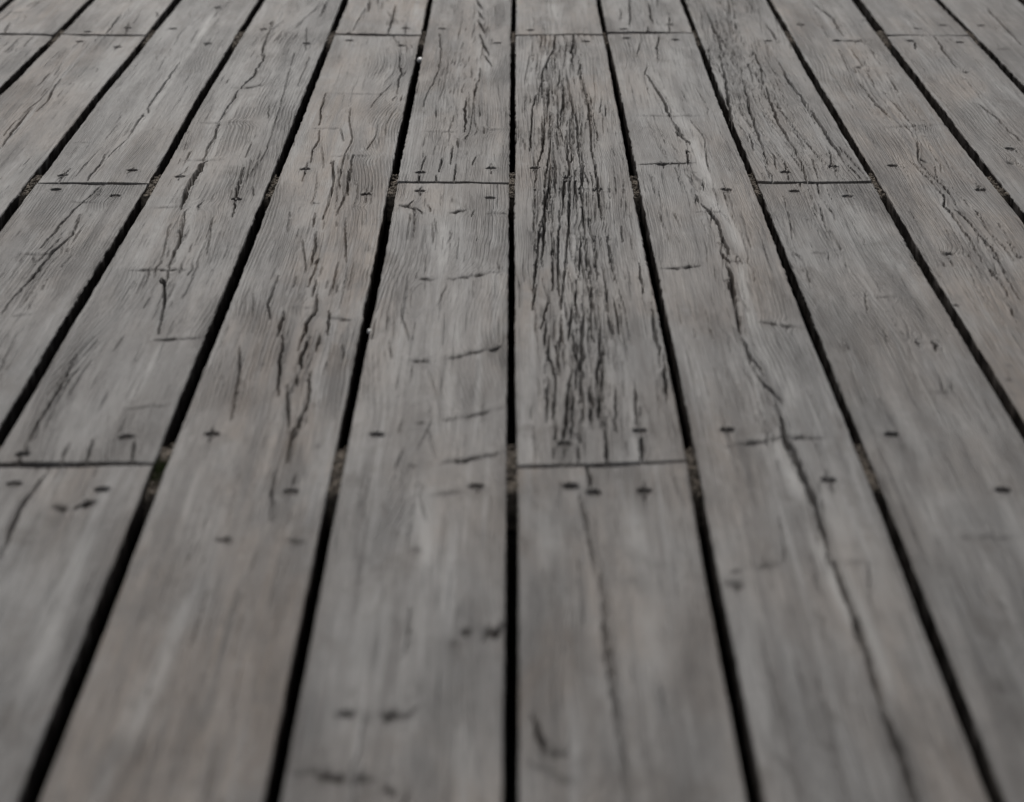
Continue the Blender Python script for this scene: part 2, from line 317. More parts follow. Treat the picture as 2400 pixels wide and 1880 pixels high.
  ('c',1.25,5,[(-0.3044,2.0399),(-0.3017,2.0201)]),
  ('c',4.02,7,[(-0.3076,2.0173),(-0.3018,1.9979)]),
  ('c',1.5,6,[(-0.3025,2.0145),(-0.3011,1.9925),(-0.2928,1.9288),(-0.2878,1.859)]),
  ('t',3.32,2,[(-0.2934,1.8376),(-0.274,1.8423),(-0.2515,1.8471)]),
  ('c',1.41,4,[(-0.28,2.4241),(-0.2743,2.3046),(-0.2685,2.2286)]),
  ('t',2.76,1,[(-0.3586,2.2659),(-0.31,2.2659)]),
  ('c',0.88,2,[(-0.2612,2.3408),(-0.2574,2.3118)]),
  ('c',1.57,4,[(-0.3432,1.7936),(-0.3428,1.728),(-0.3436,1.6587),(-0.3435,1.5833)]),
  ('t',3.22,1,[(-0.2895,1.6727),(-0.2526,1.6827)]),
  ('c',1.24,3,[(-0.2994,1.6053),(-0.2953,1.5584)]),
  ('c',1.24,3,[(-0.3146,1.5979),(-0.3127,1.5584)]),
  ('c',1.24,3,[(-0.2706,1.6128),(-0.2638,1.5585)]),
  ('f',1.03,1,[(-0.2984,1.6707),(-0.2915,1.6279)]),
  ('j',0.8,2,[(-0.3239,2.1954),(-0.3143,2.0717)]),
  ('j',0.81,2,[(-0.2866,2.2152),(-0.2772,2.0955)]),
  ('c',0.74,2,[(-0.344,1.5761),(-0.343,1.5583)]),
  ('j',1.56,4,[(-0.1899,2.4559),(-0.1822,2.3483),(-0.1813,2.2627),(-0.1822,2.2287)]),
  ('j',1.6,4,[(-0.17,2.4087),(-0.1659,2.3191),(-0.1716,2.249)]),
  ('c',1.18,3,[(-0.1918,2.2422),(-0.1898,2.1956)]),
  ('c',1.8,4,[(-0.1858,2.1762),(-0.1827,2.126),(-0.1816,2.0719)]),
  ('j',1.71,4,[(-0.1769,2.0837),(-0.1769,2.0036)]),
  ('c',1.15,3,[(-0.1617,2.2287),(-0.1552,2.1322),(-0.1508,2.0778)]),
  ('c',1.08,3,[(-0.1576,2.0719),(-0.1564,1.9872)]),
  ('c',1.38,4,[(-0.1724,2.0147),(-0.172,1.971)]),
  ('c',1.91,5,[(-0.1697,1.971),(-0.1649,1.929),(-0.1699,1.8885),(-0.1715,1.8213)]),
  ('c',1.36,4,[(-0.2069,2.0259),(-0.2077,1.9445),(-0.2022,1.9035)]),
  ('c',2.02,5,[(-0.1925,1.9187),(-0.1902,1.8544)]),
  ('c',1.82,5,[(-0.1873,1.8544),(-0.1832,1.7938),(-0.1777,1.7115)]),
  ('c',2.12,5,[(-0.1653,1.8496),(-0.1671,1.8029),(-0.1649,1.7759)]),
  ('c',1.56,4,[(-0.1573,1.8592),(-0.1569,1.8167)]),
  ('c',1.59,4,[(-0.1548,1.9239),(-0.1508,1.8592)]),
  ('t',4.52,3,[(-0.1533,1.9035),(-0.1444,1.9026),(-0.1352,1.8976)]),
  ('c',1.38,3,[(-0.2178,1.8213),(-0.2117,1.7583),(-0.2057,1.655)]),
  ('c',1.43,4,[(-0.1722,1.7325),(-0.1642,1.6434)]),
  ('c',2.06,5,[(-0.1569,1.7627),(-0.1535,1.6951),(-0.1599,1.6243),(-0.1592,1.5728)]),
  ('c',0.98,2,[(-0.1376,1.8354),(-0.1344,1.7984)]),
  ('f',1.5,1,[(-0.2179,1.6472),(-0.2153,1.5727)]),
  ('t',4.21,1.5,[(-0.2003,2.2835),(-0.1898,2.2835)]),
  ('t',4.16,1.5,[(-0.1577,2.2731),(-0.1488,2.271)]),
  ('c',1.36,3,[(-0.1679,1.7627),(-0.1653,1.7325)]),
  ('j',0.67,2,[(-0.2158,2.2421),(-0.2123,2.1826)]),
  ('t',2.07,1,[(-0.1899,1.9315),(-0.1661,1.9341)]),
  ('j',0.79,2,[(-0.1957,2.1445),(-0.1845,2.0487)]),
  ('c',0.89,2,[(-0.2224,1.9709),(-0.218,1.9136)]),
  ('t',5.54,2,[(-0.1145,2.2732),(-0.1039,2.2697),(-0.0913,2.2573)]),
  ('c',0.88,2,[(-0.1024,2.2732),(-0.0988,2.2942)]),
  ('c',0.86,2,[(-0.095,2.2628),(-0.089,2.2423)]),
  ('c',0.86,2,[(-0.0849,2.2732),(-0.0808,2.2525)]),
  ('t',5.45,2,[(-0.0652,2.2491),(-0.0565,2.2492),(-0.0463,2.256)]),
  ('t',4.08,2,[(-0.0289,2.2458),(-0.0066,2.2472)]),
  ('c',0.69,2,[(-0.0394,2.256),(-0.0417,2.2356)]),
  ('t',4.46,2,[(-0.084,2.0177),(-0.0675,2.0149)]),
  ('t',5.66,1.5,[(-0.062,2.0149),(-0.0295,2.0318),(-0.0076,2.0461)]),
  ('t',4.49,2,[(-0.0837,1.7895),(-0.0654,1.7872)]),
  ('t',5.98,1.5,[(-0.0571,1.7895),(-0.0322,1.8123),(-0.0168,1.8239)]),
  ('t',7.47,6,[(-0.0203,1.8216),(-0.0118,1.8262)]),
  ('t',4.66,1.5,[(-0.0738,1.6474),(-0.0647,1.6474)]),
  ('t',4.74,1.5,[(-0.0557,1.6513),(-0.0325,1.6631),(-0.0076,1.6831)]),
  ('t',5.0,2,[(-0.0543,1.5623),(-0.0309,1.573),(-0.0072,1.5874)]),
  ('t',4.22,1.5,[(-0.0727,1.5587),(-0.0665,1.5587)]),
  ('j',0.83,2,[(-0.0999,2.2355),(-0.0989,2.151)]),
  ('c',0.63,1.5,[(-0.0157,2.0722),(-0.0139,2.0489)]),
  ('c',1.15,3,[(-0.1149,1.8986),(-0.1151,1.8497)]),
  ('c',2.57,4.5,[(0.0299,2.2699),(0.027,2.1701),(0.0247,2.108)]),
  ('c',1.94,4.5,[(0.0366,2.3784),(0.0304,2.3122),(0.0269,2.2357)]),
  ('c',1.87,4.5,[(0.0196,2.084),(0.0158,1.9984)]),
  ('c',1.62,4.5,[(0.0274,1.9396),(0.0224,1.8888)]),
  ('c',1.58,4.5,[(0.0415,2.1895),(0.0371,2.0722),(0.0375,1.9984)]),
  ('j',1.42,4.5,[(0.0365,2.1387),(0.0318,2.0959)]),
  ('c',1.85,4.5,[(0.052,2.2909),(0.0501,2.196),(0.0466,2.108)]),
  ('c',2.05,4.5,[(0.0695,2.4563),(0.0638,2.3051),(0.0646,2.2025),(0.0645,2.1387)]),
  ('c',2.26,4.5,[(0.0596,2.1387),(0.0564,2.0433)]),
  ('c',1.74,4.5,[(0.0493,2.3785),(0.0469,2.298)]),
  ('c',1.9,4.5,[(0.0825,2.3937),(0.0816,2.2562)]),
  ('c',1.56,4.5,[(0.0724,2.1263),(0.0712,2.0376)]),
  ('c',1.49,4.5,[(0.0528,1.993),(0.0501,1.9449),(0.0512,1.9242)]),
  ('c',2.78,3,[(0.0559,1.9039),(0.0535,1.8404),(0.0516,1.7942),(0.0487,1.7077)]),
  ('c',1.83,4.5,[(0.0655,2.004),(0.0637,1.9449)]),
  ('c',2.01,4.5,[(0.0676,1.8547),(0.0663,1.7942),(0.0621,1.75)]),
  ('c',2.97,3,[(0.0419,1.7371),(0.0389,1.6872),(0.0351,1.6284),(0.0346,1.6058)]),
  ('c',2.59,3,[(0.0572,1.7244),(0.0552,1.6554)]),
  ('c',1.51,4.5,[(0.0257,1.8032),(0.0305,1.7499)]),
  ('c',1.73,4.5,[(0.0252,1.879),(0.0233,1.8357)]),
  ('c',1.56,4.5,[(0.0376,1.879),(0.0344,1.817)]),
  ('c',1.92,4.5,[(0.0662,1.636),(0.0634,1.5731)]),
  ('c',1.42,4.5,[(0.0894,1.7036),(0.0869,1.6361)]),
  ('c',1.65,4.5,[(0.0894,1.6209),(0.0879,1.5767)]),
  ('j',1.45,4.5,[(0.0995,2.1895),(0.0977,2.145)]),
  ('c',2.7,3,[(0.1142,1.914),(0.1121,1.85),(0.1134,1.8079)]),
  ('c',2.07,4.5,[(0.116,1.7808),(0.1134,1.7119)]),
  ('c',1.7,4.5,[(0.1095,2.0491),(0.1099,1.9931)]),
  ('j',1.45,4.5,[(0.07,2.2157),(0.0705,2.1449)]),
  ('c',1.49,4.5,[(0.0403,1.9821),(0.0387,1.9396)]),
  ('c',1.44,4.5,[(0.0771,1.8989),(0.0772,1.8596)]),
  ('c',1.55,4.5,[(0.0276,1.8404),(0.0257,1.8032)]),
  ('c',1.52,4.5,[(0.0329,1.8124),(0.0343,1.7674)]),
  ('c',1.4,4.5,[(0.0465,1.8499),(0.0469,1.8033)]),
  ('c',1.45,4.5,[(0.0248,1.7286),(0.0227,1.6672)]),
  ('c',1.84,4.5,[(0.0433,1.7077),(0.0409,1.6284)]),
  ('c',1.38,4.5,[(0.0468,1.6322),(0.0441,1.5767)]),
  ('c',1.87,4.5,[(0.0628,1.7286),(0.0618,1.6593)]),
  ('c',1.29,4.5,[(0.0755,1.7077),(0.0725,1.6476)]),
  ('c',1.44,4.5,[(0.0303,1.7328),(0.0278,1.6593)]),
  ('c',1.44,4.5,[(0.0505,1.6994),(0.0494,1.6593)]),
  ('c',1.66,4.5,[(0.0172,1.9821),(0.0146,1.9396)]),
  ('c',1.66,4.5,[(0.0771,2.0263),(0.0775,1.9502)]),
  ('c',1.45,4.5,[(0.0832,1.9397),(0.0837,1.879)]),
  ('c',1.71,4.5,[(0.0451,2.0722),(0.0422,2.004)]),
  ('c',1.59,4.5,[(0.0466,1.919),(0.0438,1.8595)]),
  ('c',1.44,4.5,[(0.0631,1.9242),(0.0627,1.8595)]),
  ('c',1.61,4.5,[(0.023,2.183),(0.0206,2.108)]),
  ('c',1.54,4.5,[(0.0339,2.0722),(0.0321,2.0039)]),
  ('c',1.72,4.5,[(0.0633,2.096),(0.0636,2.0207)]),
  ('j',1.41,4.5,[(0.0849,2.1575),(0.0851,2.0723)]),
  ('c',1.39,4.5,[(0.0294,1.636),(0.0268,1.5911)]),
  ('f',1.35,1,[(0.0483,1.6913),(0.0515,1.7118),(0.0582,1.7118),(0.0628,1.6872)]),
  ('f',1.58,1,[(0.0419,1.5911),(0.0471,1.6476),(0.0542,1.6672),(0.06,1.6437),(0.0634,1.5912)]),
  ('t',9.17,4,[(0.1733,2.4131),(0.1793,2.3938),(0.1836,2.39)]),
  ('c',7.55,1.0,[(0.1784,2.3938),(0.1803,2.3562),(0.181,2.316)]),
  ('c',1.77,5,[(0.1875,2.3562),(0.1862,2.3196)]),
  ('c',1.74,4,[(0.1765,2.3017),(0.1771,2.2736)]),
  ('c',2.2,4,[(0.1801,2.2667),(0.1898,2.2027),(0.1906,2.1704)]),
  ('c',2.78,5,[(0.1894,2.1768),(0.1903,2.1265),(0.1922,2.0902)]),
  ('c',1.92,5,[(0.1846,2.0962),(0.187,2.0754),(0.19,2.0637)]),
  ('c',3.06,6,[(0.1871,2.0579),(0.188,2.0209),(0.1853,1.9715),(0.1832,1.9295)]),
  ('j',5.74,5,[(0.1853,1.9987),(0.1838,1.9451)]),
  ('c',2.16,5,[(0.184,1.9295),(0.18,1.8501)]),
  ('c',2.1,4,[(0.1799,1.8406),(0.1825,1.7899),(0.1891,1.7567)]),
  ('c',2.02,4,[(0.183,1.7502),(0.1879,1.7162),(0.1961,1.6854)]),
  ('c',2.28,3,[(0.1911,1.6754),(0.1917,1.6362),(0.1894,1.6024),(0.1907,1.5556)]),
  ('t',5.14,3,[(0.1251,2.0423),(0.1393,2.0423),(0.1637,2.0521)]),
  ('t',3.49,2,[(0.1854,2.0666),(0.1995,2.0637)]),
  ('t',3.91,1.5,[(0.1967,1.8817),(0.215,1.8743),(0.2346,1.8671)]),
  ('t',4.87,2,[(0.2134,1.8734),(0.2227,1.8709)]),
  ('t',2.7,1,[(0.165,2.2359),(0.2027,2.236)]),
  ('t',4.45,2.5,[(0.1422,1.5822),(0.1659,1.595),(0.1898,1.6061),(0.2203,1.6061)]),
  ('j',0.86,2,[(0.2049,2.3053),(0.2044,2.236),(0.2075,2.1832)]),
  ('f',0.88,1,[(0.1677,1.904),(0.1654,1.8743),(0.1713,1.8406)]),
  ('j',0.95,2,[(0.1989,2.0843),(0.2001,2.0608)]),
  ('c',0.97,2,[(0.1846,2.1265),(0.1888,2.1082)]),
  ('j',0.74,2,[(0.1906,1.9451),(0.1923,1.9142)]),
  ('j',0.88,2,[(0.1638,2.4092),(0.1644,2.3052)]),
  ('j',0.82,2,[(0.1372,2.2292),(0.1403,2.1388)]),
  ('j',0.88,2,[(0.1365,2.3786),(0.1372,2.291)]),
  ('j',0.83,2,[(0.1508,2.2292),(0.1539,2.1703)]),
  ('f',1.03,1,[(0.151,1.9608),(0.1489,1.889)]),
  ('j',0.72,1.5,[(0.1577,1.909),(0.1569,1.8406)]),
  ('c',1.08,3,[(0.2858,2.375),(0.2851,2.3526)]),
  ('c',1.06,3,[(0.2915,2.3306),(0.2908,2.309)]),
  ('c',1.24,3,[(0.3026,2.3713),(0.3005,2.3234)]),
  ('c',1.18,3,[(0.2938,2.2599),(0.2904,2.1963)]),
  ('c',1.03,3,[(0.3028,2.2773),(0.3038,2.2361)]),
  ('c',1.04,3,[(0.2906,2.2772),(0.2895,2.2531)]),
  ('j',1.29,3,[(0.2947,2.1834),(0.2945,2.0963),(0.2917,2.0494)]),
  ('j',0.83,1.5,[(0.2809,2.216),(0.2823,2.1705)]),
  ('j',0.86,1.5,[(0.2631,2.3054),(0.261,2.2361),(0.2559,2.1578)]),
  ('j',0.8,1.5,[(0.2515,2.1023),(0.2579,2.0726),(0.2535,1.9933)]),
  ('t',6.6,4,[(0.3197,1.8394),(0.3223,1.8375)]),
  ('t',7.51,4,[(0.332,1.8352),(0.3358,1.8324)]),
  ('c',1.42,3,[(0.3339,1.8338),(0.3323,1.8198)]),
  ('t',2.5,1,[(0.3089,1.7143),(0.3278,1.7143)]),
  ('t',3.61,1,[(0.2661,2.1023),(0.2807,2.1023)]),
  ('t',3.19,1,[(0.3034,1.9637),(0.3232,1.9637)]),
  ('j',1.05,2,[(0.2984,1.9771),(0.2927,1.9245)]),
  ('j',0.71,1.5,[(0.2618,1.8407),(0.2637,1.822)]),
  ('j',0.72,2,[(0.2982,1.8745),(0.2969,1.8455)]),
  ('t',10.78,5,[(0.3839,2.0995),(0.3939,2.0965)]),
  ('c',1.29,3,[(0.3842,2.1115),(0.3861,2.0935)]),
  ('c',1.27,3,[(0.3873,2.0816),(0.3868,2.0553)]),
  ('c',1.27,3,[(0.3794,2.0727),(0.3794,2.0582)]),
  ('c',1.56,4,[(0.4116,2.4568),(0.4171,2.3866),(0.4205,2.2985),(0.4141,2.2705),(0.4169,2.2162),(0.4174,2.1517),(0.4146,2.0553)]),
  ('j',2.25,5,[(0.4244,2.2499),(0.4291,2.1707),(0.4312,2.0846),(0.427,2.0045),(0.4256,1.9507)]),
  ('j',1.49,4,[(0.4404,2.2431),(0.4401,2.158),(0.4445,2.0787)]),
  ('j',1.83,5,[(0.4172,2.0438),(0.4191,1.9719)]),
  ('c',1.18,3,[(0.413,1.9559),(0.4116,1.8944)]),
  ('c',1.61,4,[(0.4502,2.1331),(0.4505,2.0846)]),
  ('t',6.24,3,[(0.3659,1.9375),(0.3721,1.9386)]),
  ('t',14.45,3,[(0.4216,2.4608),(0.4287,2.4584)]),
  ('c',1.43,3,[(0.4609,2.3566),(0.4631,2.3345)]),
  ('j',1.14,3,[(0.454,2.1966),(0.452,2.1086)]),
  ('j',1.1,3,[(0.4065,2.1085),(0.4062,2.0268)]),
  ('t',5.93,3,[(0.4503,2.0876),(0.4545,2.0846)]),
  ('t',6.33,2,[(-0.3054,1.4793),(-0.2933,1.4771)]),
  ('t',9.12,4,[(-0.2906,1.4807),(-0.2827,1.4839),(-0.2759,1.4885)]),
  ('c',2.0,3,[(-0.32,1.5503),(-0.3228,1.5093),(-0.3258,1.4725),(-0.3219,1.3953)]),
  ('f',1.9,1,[(-0.3116,1.4681),(-0.3116,1.3912)]),
  ('c',1.81,4,[(-0.1542,1.6522),(-0.1583,1.6143),(-0.1582,1.5729)]),
  ('c',1.53,2.5,[(-0.1647,1.5579),(-0.1623,1.5049),(-0.1596,1.4594)]),
  ('t',7.68,3,[(-0.1916,1.4289),(-0.1802,1.4289)]),
  ('t',5.08,2,[(-0.1452,1.4268),(-0.1335,1.4226)]),
  ('c',1.54,2,[(-0.1499,1.548),(-0.15,1.519)]),
  ('f',1.82,1,[(-0.1504,1.5049),(-0.1481,1.4594)]),
  ('f',1.59,1,[(-0.2173,1.609),(-0.2153,1.5779)]),
  ('f',2.22,1,[(-0.16,1.4289),(-0.1626,1.3914),(-0.1651,1.3556)]),
  ('f',2.14,1,[(-0.1468,1.3914),(-0.1447,1.3364)]),
  ('f',2.25,1,[(-0.176,1.2779),(-0.1726,1.214)]),
  ('t',4.97,1,[(-0.0737,1.558),(-0.0676,1.558)]),
  ('t',4.7,1,[(-0.0587,1.5027),(-0.0334,1.5098)]),
  ('t',6.65,1.5,[(-0.0681,1.4059),(-0.0586,1.408)]),
  ('t',7.93,3,[(-0.0968,1.1771),(-0.0831,1.1771)]),
  ('t',7.29,3,[(-0.0734,1.175),(-0.0582,1.1735)]),
  ('t',7.43,3,[(-0.0583,1.175),(-0.0505,1.1873)]),
  ('t',7.7,2,[(-0.1159,1.1139),(-0.0919,1.107),(-0.0679,1.0961)]),
  ('t',8.03,3,[(-0.067,1.0913),(-0.0598,1.0894)]),
  ('t',12.21,4,[(-0.0186,1.2799),(-0.0054,1.2941)]),
  ('t',8.58,3,[(-0.0313,1.2887),(-0.0246,1.2905)]),
  ('t',7.59,2,[(-0.0374,1.2676),(-0.0315,1.2641)]),
  ('f',4.26,1,[(0.1801,2.2667),(0.1898,2.2027),(0.1903,2.1265),(0.1897,2.0608)]),
  ('f',5.2,1,[(0.1871,2.0579),(0.188,2.0209),(0.1853,1.9715),(0.1832,1.9295),(0.18,1.8501)]),
  ('f',3.31,1,[(0.1799,1.8406),(0.1825,1.7899),(0.1891,1.7567),(0.1961,1.6854)]),
  ('f',3.81,1,[(0.1911,1.6754),(0.1917,1.6362),(0.1894,1.6024),(0.1907,1.5556)]),
  ('f',5.69,1,[(0.1907,1.6096),(0.1954,1.5388),(0.1958,1.4823),(0.1959,1.3879)]),
  ('f',5.72,1,[(0.1959,1.3879),(0.1978,1.3293),(0.1988,1.2374),(0.1979,1.1709)]),
  ('f',9.58,1,[(0.1979,1.1709),(0.1999,1.1298),(0.1993,1.0831),(0.199,1.0572)]),
  ('f',5.04,1,[(0.0535,1.3598),(0.053,1.2817),(0.0545,1.2047),(0.0561,1.11),(0.0568,1.0672)]),
  ('f',4.93,1,[(0.0436,1.4913),(0.0459,1.4509),(0.0496,1.3836)]),
  ('f',4.45,1,[(-0.1595,1.4247),(-0.1629,1.3793),(-0.1646,1.3363),(-0.1669,1.2885),(-0.1675,1.2303),(-0.1669,1.1673)]),
  ('f',3.7,1,[(-0.2577,1.2991),(-0.2558,1.2301)]),
  ('f',5.15,1,[(-0.2122,1.1436),(-0.212,1.0932)]),
  ('f',3.65,1,[(-0.0965,1.3997),(-0.0953,1.3289)]),
  ('f',3.58,1,[(-0.0731,1.3754),(-0.0711,1.2994)]),
  ('c',1.71,4,[(0.0496,1.5533),(0.0511,1.5146)]),
  ('c',1.97,1.2,[(0.0436,1.4913),(0.0459,1.4509),(0.0496,1.3836)]),
  ('c',2.8,1.0,[(0.0535,1.3598),(0.053,1.2817),(0.0545,1.2047),(0.0561,1.11)]),
  ('c',4.15,3.4,[(0.1931,1.6582),(0.1907,1.6096),(0.1954,1.5388),(0.1958,1.4823),(0.1959,1.3879)]),
  ('c',3.58,2.8,[(0.1959,1.3879),(0.1978,1.3293),(0.1988,1.2374),(0.1979,1.1709)]),
  ('c',5.37,2.6,[(0.1979,1.1709),(0.1999,1.1298),(0.1993,1.0831),(0.1994,1.0674)]),
  ('t',10.38,4,[(0.193,1.3838),(0.1983,1.3758)]),
  ('t',3.99,1,[(0.198,1.3798),(0.2226,1.3758)]),
  ('t',9.21,3,[(0.1237,1.354),(0.1306,1.3444),(0.1387,1.3406)]),
  ('t',7.93,2,[(0.1321,1.3619),(0.1405,1.3698)]),
  ('t',7.97,1.2,[(0.1425,1.3737),(0.166,1.3738)]),
  ('t',7.4,3,[(0.0133,1.1381),(0.0198,1.1295),(0.0277,1.1253)]),
  ('c',2.93,3,[(0.0108,1.1676),(0.014,1.1381)]),
  ('t',6.52,1.5,[(0.0066,1.1239),(0.0284,1.099)]),
  ('t',3.41,1,[(0.2781,1.4253),(0.3238,1.4275)]),
  ('t',6.65,2,[(0.029,1.5193),(0.0443,1.5184)]),
  ('f',4.22,1,[(0.143,1.2819),(0.1422,1.2144),(0.14,1.1529)]),
  ('f',3.5,1,[(0.158,1.2307),(0.1589,1.1529)]),
  ('f',4.7,1,[(0.1344,1.124),(0.1409,1.1101),(0.1431,1.0831)]),
  ('f',3.17,1,[(0.1595,1.1355),(0.1651,1.1269)]),
  ('f',2.2,1,[(0.1422,1.4251),(0.1411,1.3757)]),
  ('t',7.41,3,[(0.2889,1.3238),(0.2923,1.3182)]),
  ('f',2.99,1,[(0.2697,1.3759),(0.2702,1.2999)]),
  ('c',1.76,3,[(0.0645,1.6041),(0.0632,1.5682)]),
  ('t',5.18,2,[(0.1641,1.5939),(0.1696,1.5949)]),
  ('c',2.12,3,[(0.0901,1.6147),(0.0881,1.5733)]),
]
STAINS = [
  (-0.0127,1.2852,0.0089,0.016,0.9),(-0.0283,1.2887,0.0074,0.0107,0.5),(-0.0345,1.2676,0.0058,0.0104,0.4),(-0.0706,1.2886,0.0089,0.0178,0.3),(-0.1628,1.1014,0.0052,0.0109,0.35),
  (-0.226,1.1378,0.0053,0.023,0.35),(-0.213,1.1151,0.0039,0.0306,0.4),(-0.2087,1.1917,0.0125,0.0156,0.3),(-0.2826,1.2434,0.0129,0.0235,0.35),(-0.2625,1.1406,0.0093,0.026,0.35),
  (-0.1391,1.6002,0.0045,0.0094,0.5),(-0.1061,1.2675,0.0117,0.0173,0.2),(-0.0903,1.2045,0.0084,0.0159,0.3),(-0.0542,1.2109,0.0056,0.0224,0.3),(-0.0829,1.1735,0.0219,0.0091,0.3),
  (-0.284,1.4816,0.0117,0.0091,0.4),(-0.1878,1.6116,0.0054,0.0095,0.25),(0.0394,1.3856,0.0047,0.0162,0.35),(0.0713,1.3598,0.0109,0.0157,0.4),(0.0882,1.3837,0.0079,0.0141,0.35),
  (0.0534,1.2924,0.0059,0.0645,0.25),(0.0199,1.1324,0.0119,0.0129,0.5),(0.0342,1.1239,0.0066,0.0169,0.35),(0.0548,1.11,0.0078,0.0442,0.3),(0.0968,1.2306,0.01,0.0395,0.3),
  (0.1169,1.529,0.0052,0.0336,0.3),(0.1325,1.3482,0.0108,0.0154,0.6),(0.1949,1.3798,0.0063,0.0161,0.5),(0.1993,1.1618,0.0081,0.0179,0.5),(0.2683,1.2114,0.0098,0.0224,0.5),
  (0.2682,1.1679,0.0082,0.0452,0.4),(0.0348,1.5989,0.009,0.0208,0.6),(0.0352,1.5783,0.0106,0.0203,0.4),(0.0676,1.1325,0.0053,0.0114,0.25),(0.0732,1.1128,0.0052,0.0111,0.25),
  (0.1422,1.2144,0.0084,0.0805,0.25),(0.1607,1.1923,0.0069,0.078,0.22),(0.139,1.1046,0.0104,0.0329,0.3),(0.1645,1.1326,0.0066,0.0114,0.3),(0.0272,1.1017,0.0078,0.0136,0.4),
  (0.1848,1.9742,0.0038,0.0242,0.5),(0.3136,1.9297,0.018,0.0464,0.25),(0.2631,1.829,0.01,0.0117,0.3),(0.3867,2.0875,0.0072,0.0268,0.45),(0.3815,1.7767,0.0049,0.008,0.5),
  (0.3748,1.7418,0.0048,0.0094,0.6),(0.1659,1.595,0.0114,0.0066,0.3),(0.1199,1.606,0.0076,0.0148,0.15),(0.2186,1.7502,0.0165,0.0346,0.12),(-0.1962,1.7826,0.0049,0.0098,0.5),
  (-0.1874,1.6167,0.0051,0.0083,0.25),(-0.1388,1.6,0.0051,0.0074,0.4),(-0.3039,2.0079,0.0039,0.0122,0.5),(-0.1463,1.9086,0.0104,0.0152,0.3),(-0.1657,1.7368,0.0055,0.0256,0.25),
  (0.4354,2.93,0.0072,0.0145,0.5),(0.5511,2.9278,0.0072,0.0169,0.4),(0.3996,2.5365,0.023,0.0555,0.15),(0.5135,2.4541,0.0061,0.0122,0.5),(0.3292,2.434,0.0081,0.012,0.35),
  (-0.3259,2.835,0.0167,0.0228,0.35),(-0.4189,2.7125,0.0036,0.0252,0.3),(-0.0071,2.6841,0.0044,0.0181,0.5),(0.0368,2.3595,0.0094,0.0777,0.15),(-0.1985,3.1575,0.0082,0.0134,0.5),
  (0.0344,1.5911,0.0076,0.0255,0.55),(0.0508,1.5912,0.0113,0.0328,0.25),(-0.0666,1.6282,0.0077,0.0608,0.18),(-0.0644,1.9395,0.006,0.1302,0.15),(-0.3222,2.835,0.0074,0.0127,0.4),
]

# ------------------------------------------------------------------ layout
rng = np.random.default_rng(11)
random.seed(4)
PITCH = 0.1205
JOIST_Y1, JOIST_STEP = 1.561, 0.8055
def joist_y(j): return JOIST_Y1 + (j - 1) * JOIST_STEP
FIRST, LAST = -14, 13                  # board rows; the photograph shows -7 .. 6
JOINTS = {-6: (0, 3, 5), -5: (0, 3, 5), -4: (0, 2, 4), -3: (-1, 1, 4), -2: (0, 3, 5), -1: (0, 2, 4), 0: (-1, 1, 3, 5),
          1: (0, 3, 5), 2: (0, 2, 4), 3: (0, 4), 4: (1, 3, 5), 5: (0, 2, 4), 6: (1, 3, 5), -7: (0, 2, 4)}
J_MIN, J_MAX = -2, 6
THICK = 0.028

# ------------------------------------------------------------------ noise
_perm = np.random.default_rng(3).random((512, 512))
def vnoise(x, y, s=0):
    x = np.asarray(x, float) + s * 17.37; y = np.asarray(y, float) + s * 9.71
    x, y = np.broadcast_arrays(x, y)
    xi = np.floor(x).astype(int); yi = np.floor(y).astype(int)
    fx = x - xi; fy = y - yi
    fx = fx * fx * (3 - 2 * fx); fy = fy * fy * (3 - 2 * fy)
    a = _perm[xi & 511, yi & 511]; b = _perm[(xi + 1) & 511, yi & 511]
    c = _perm[xi & 511, (yi + 1) & 511]; d = _perm[(xi + 1) & 511, (yi + 1) & 511]
    return ((a * (1 - fx) + b * fx) * (1 - fy) + (c * (1 - fx) + d * fx) * fy) * 2 - 1
def fbm(x, y, s=0, n=3):
    t = 0; a = 1.0; f = 1.0
    for i in range(n):
        t = t + a * vnoise(np.asarray(x) * f, np.asarray(y) * f, s + i * 3); a *= 0.5; f *= 2.03
    return t

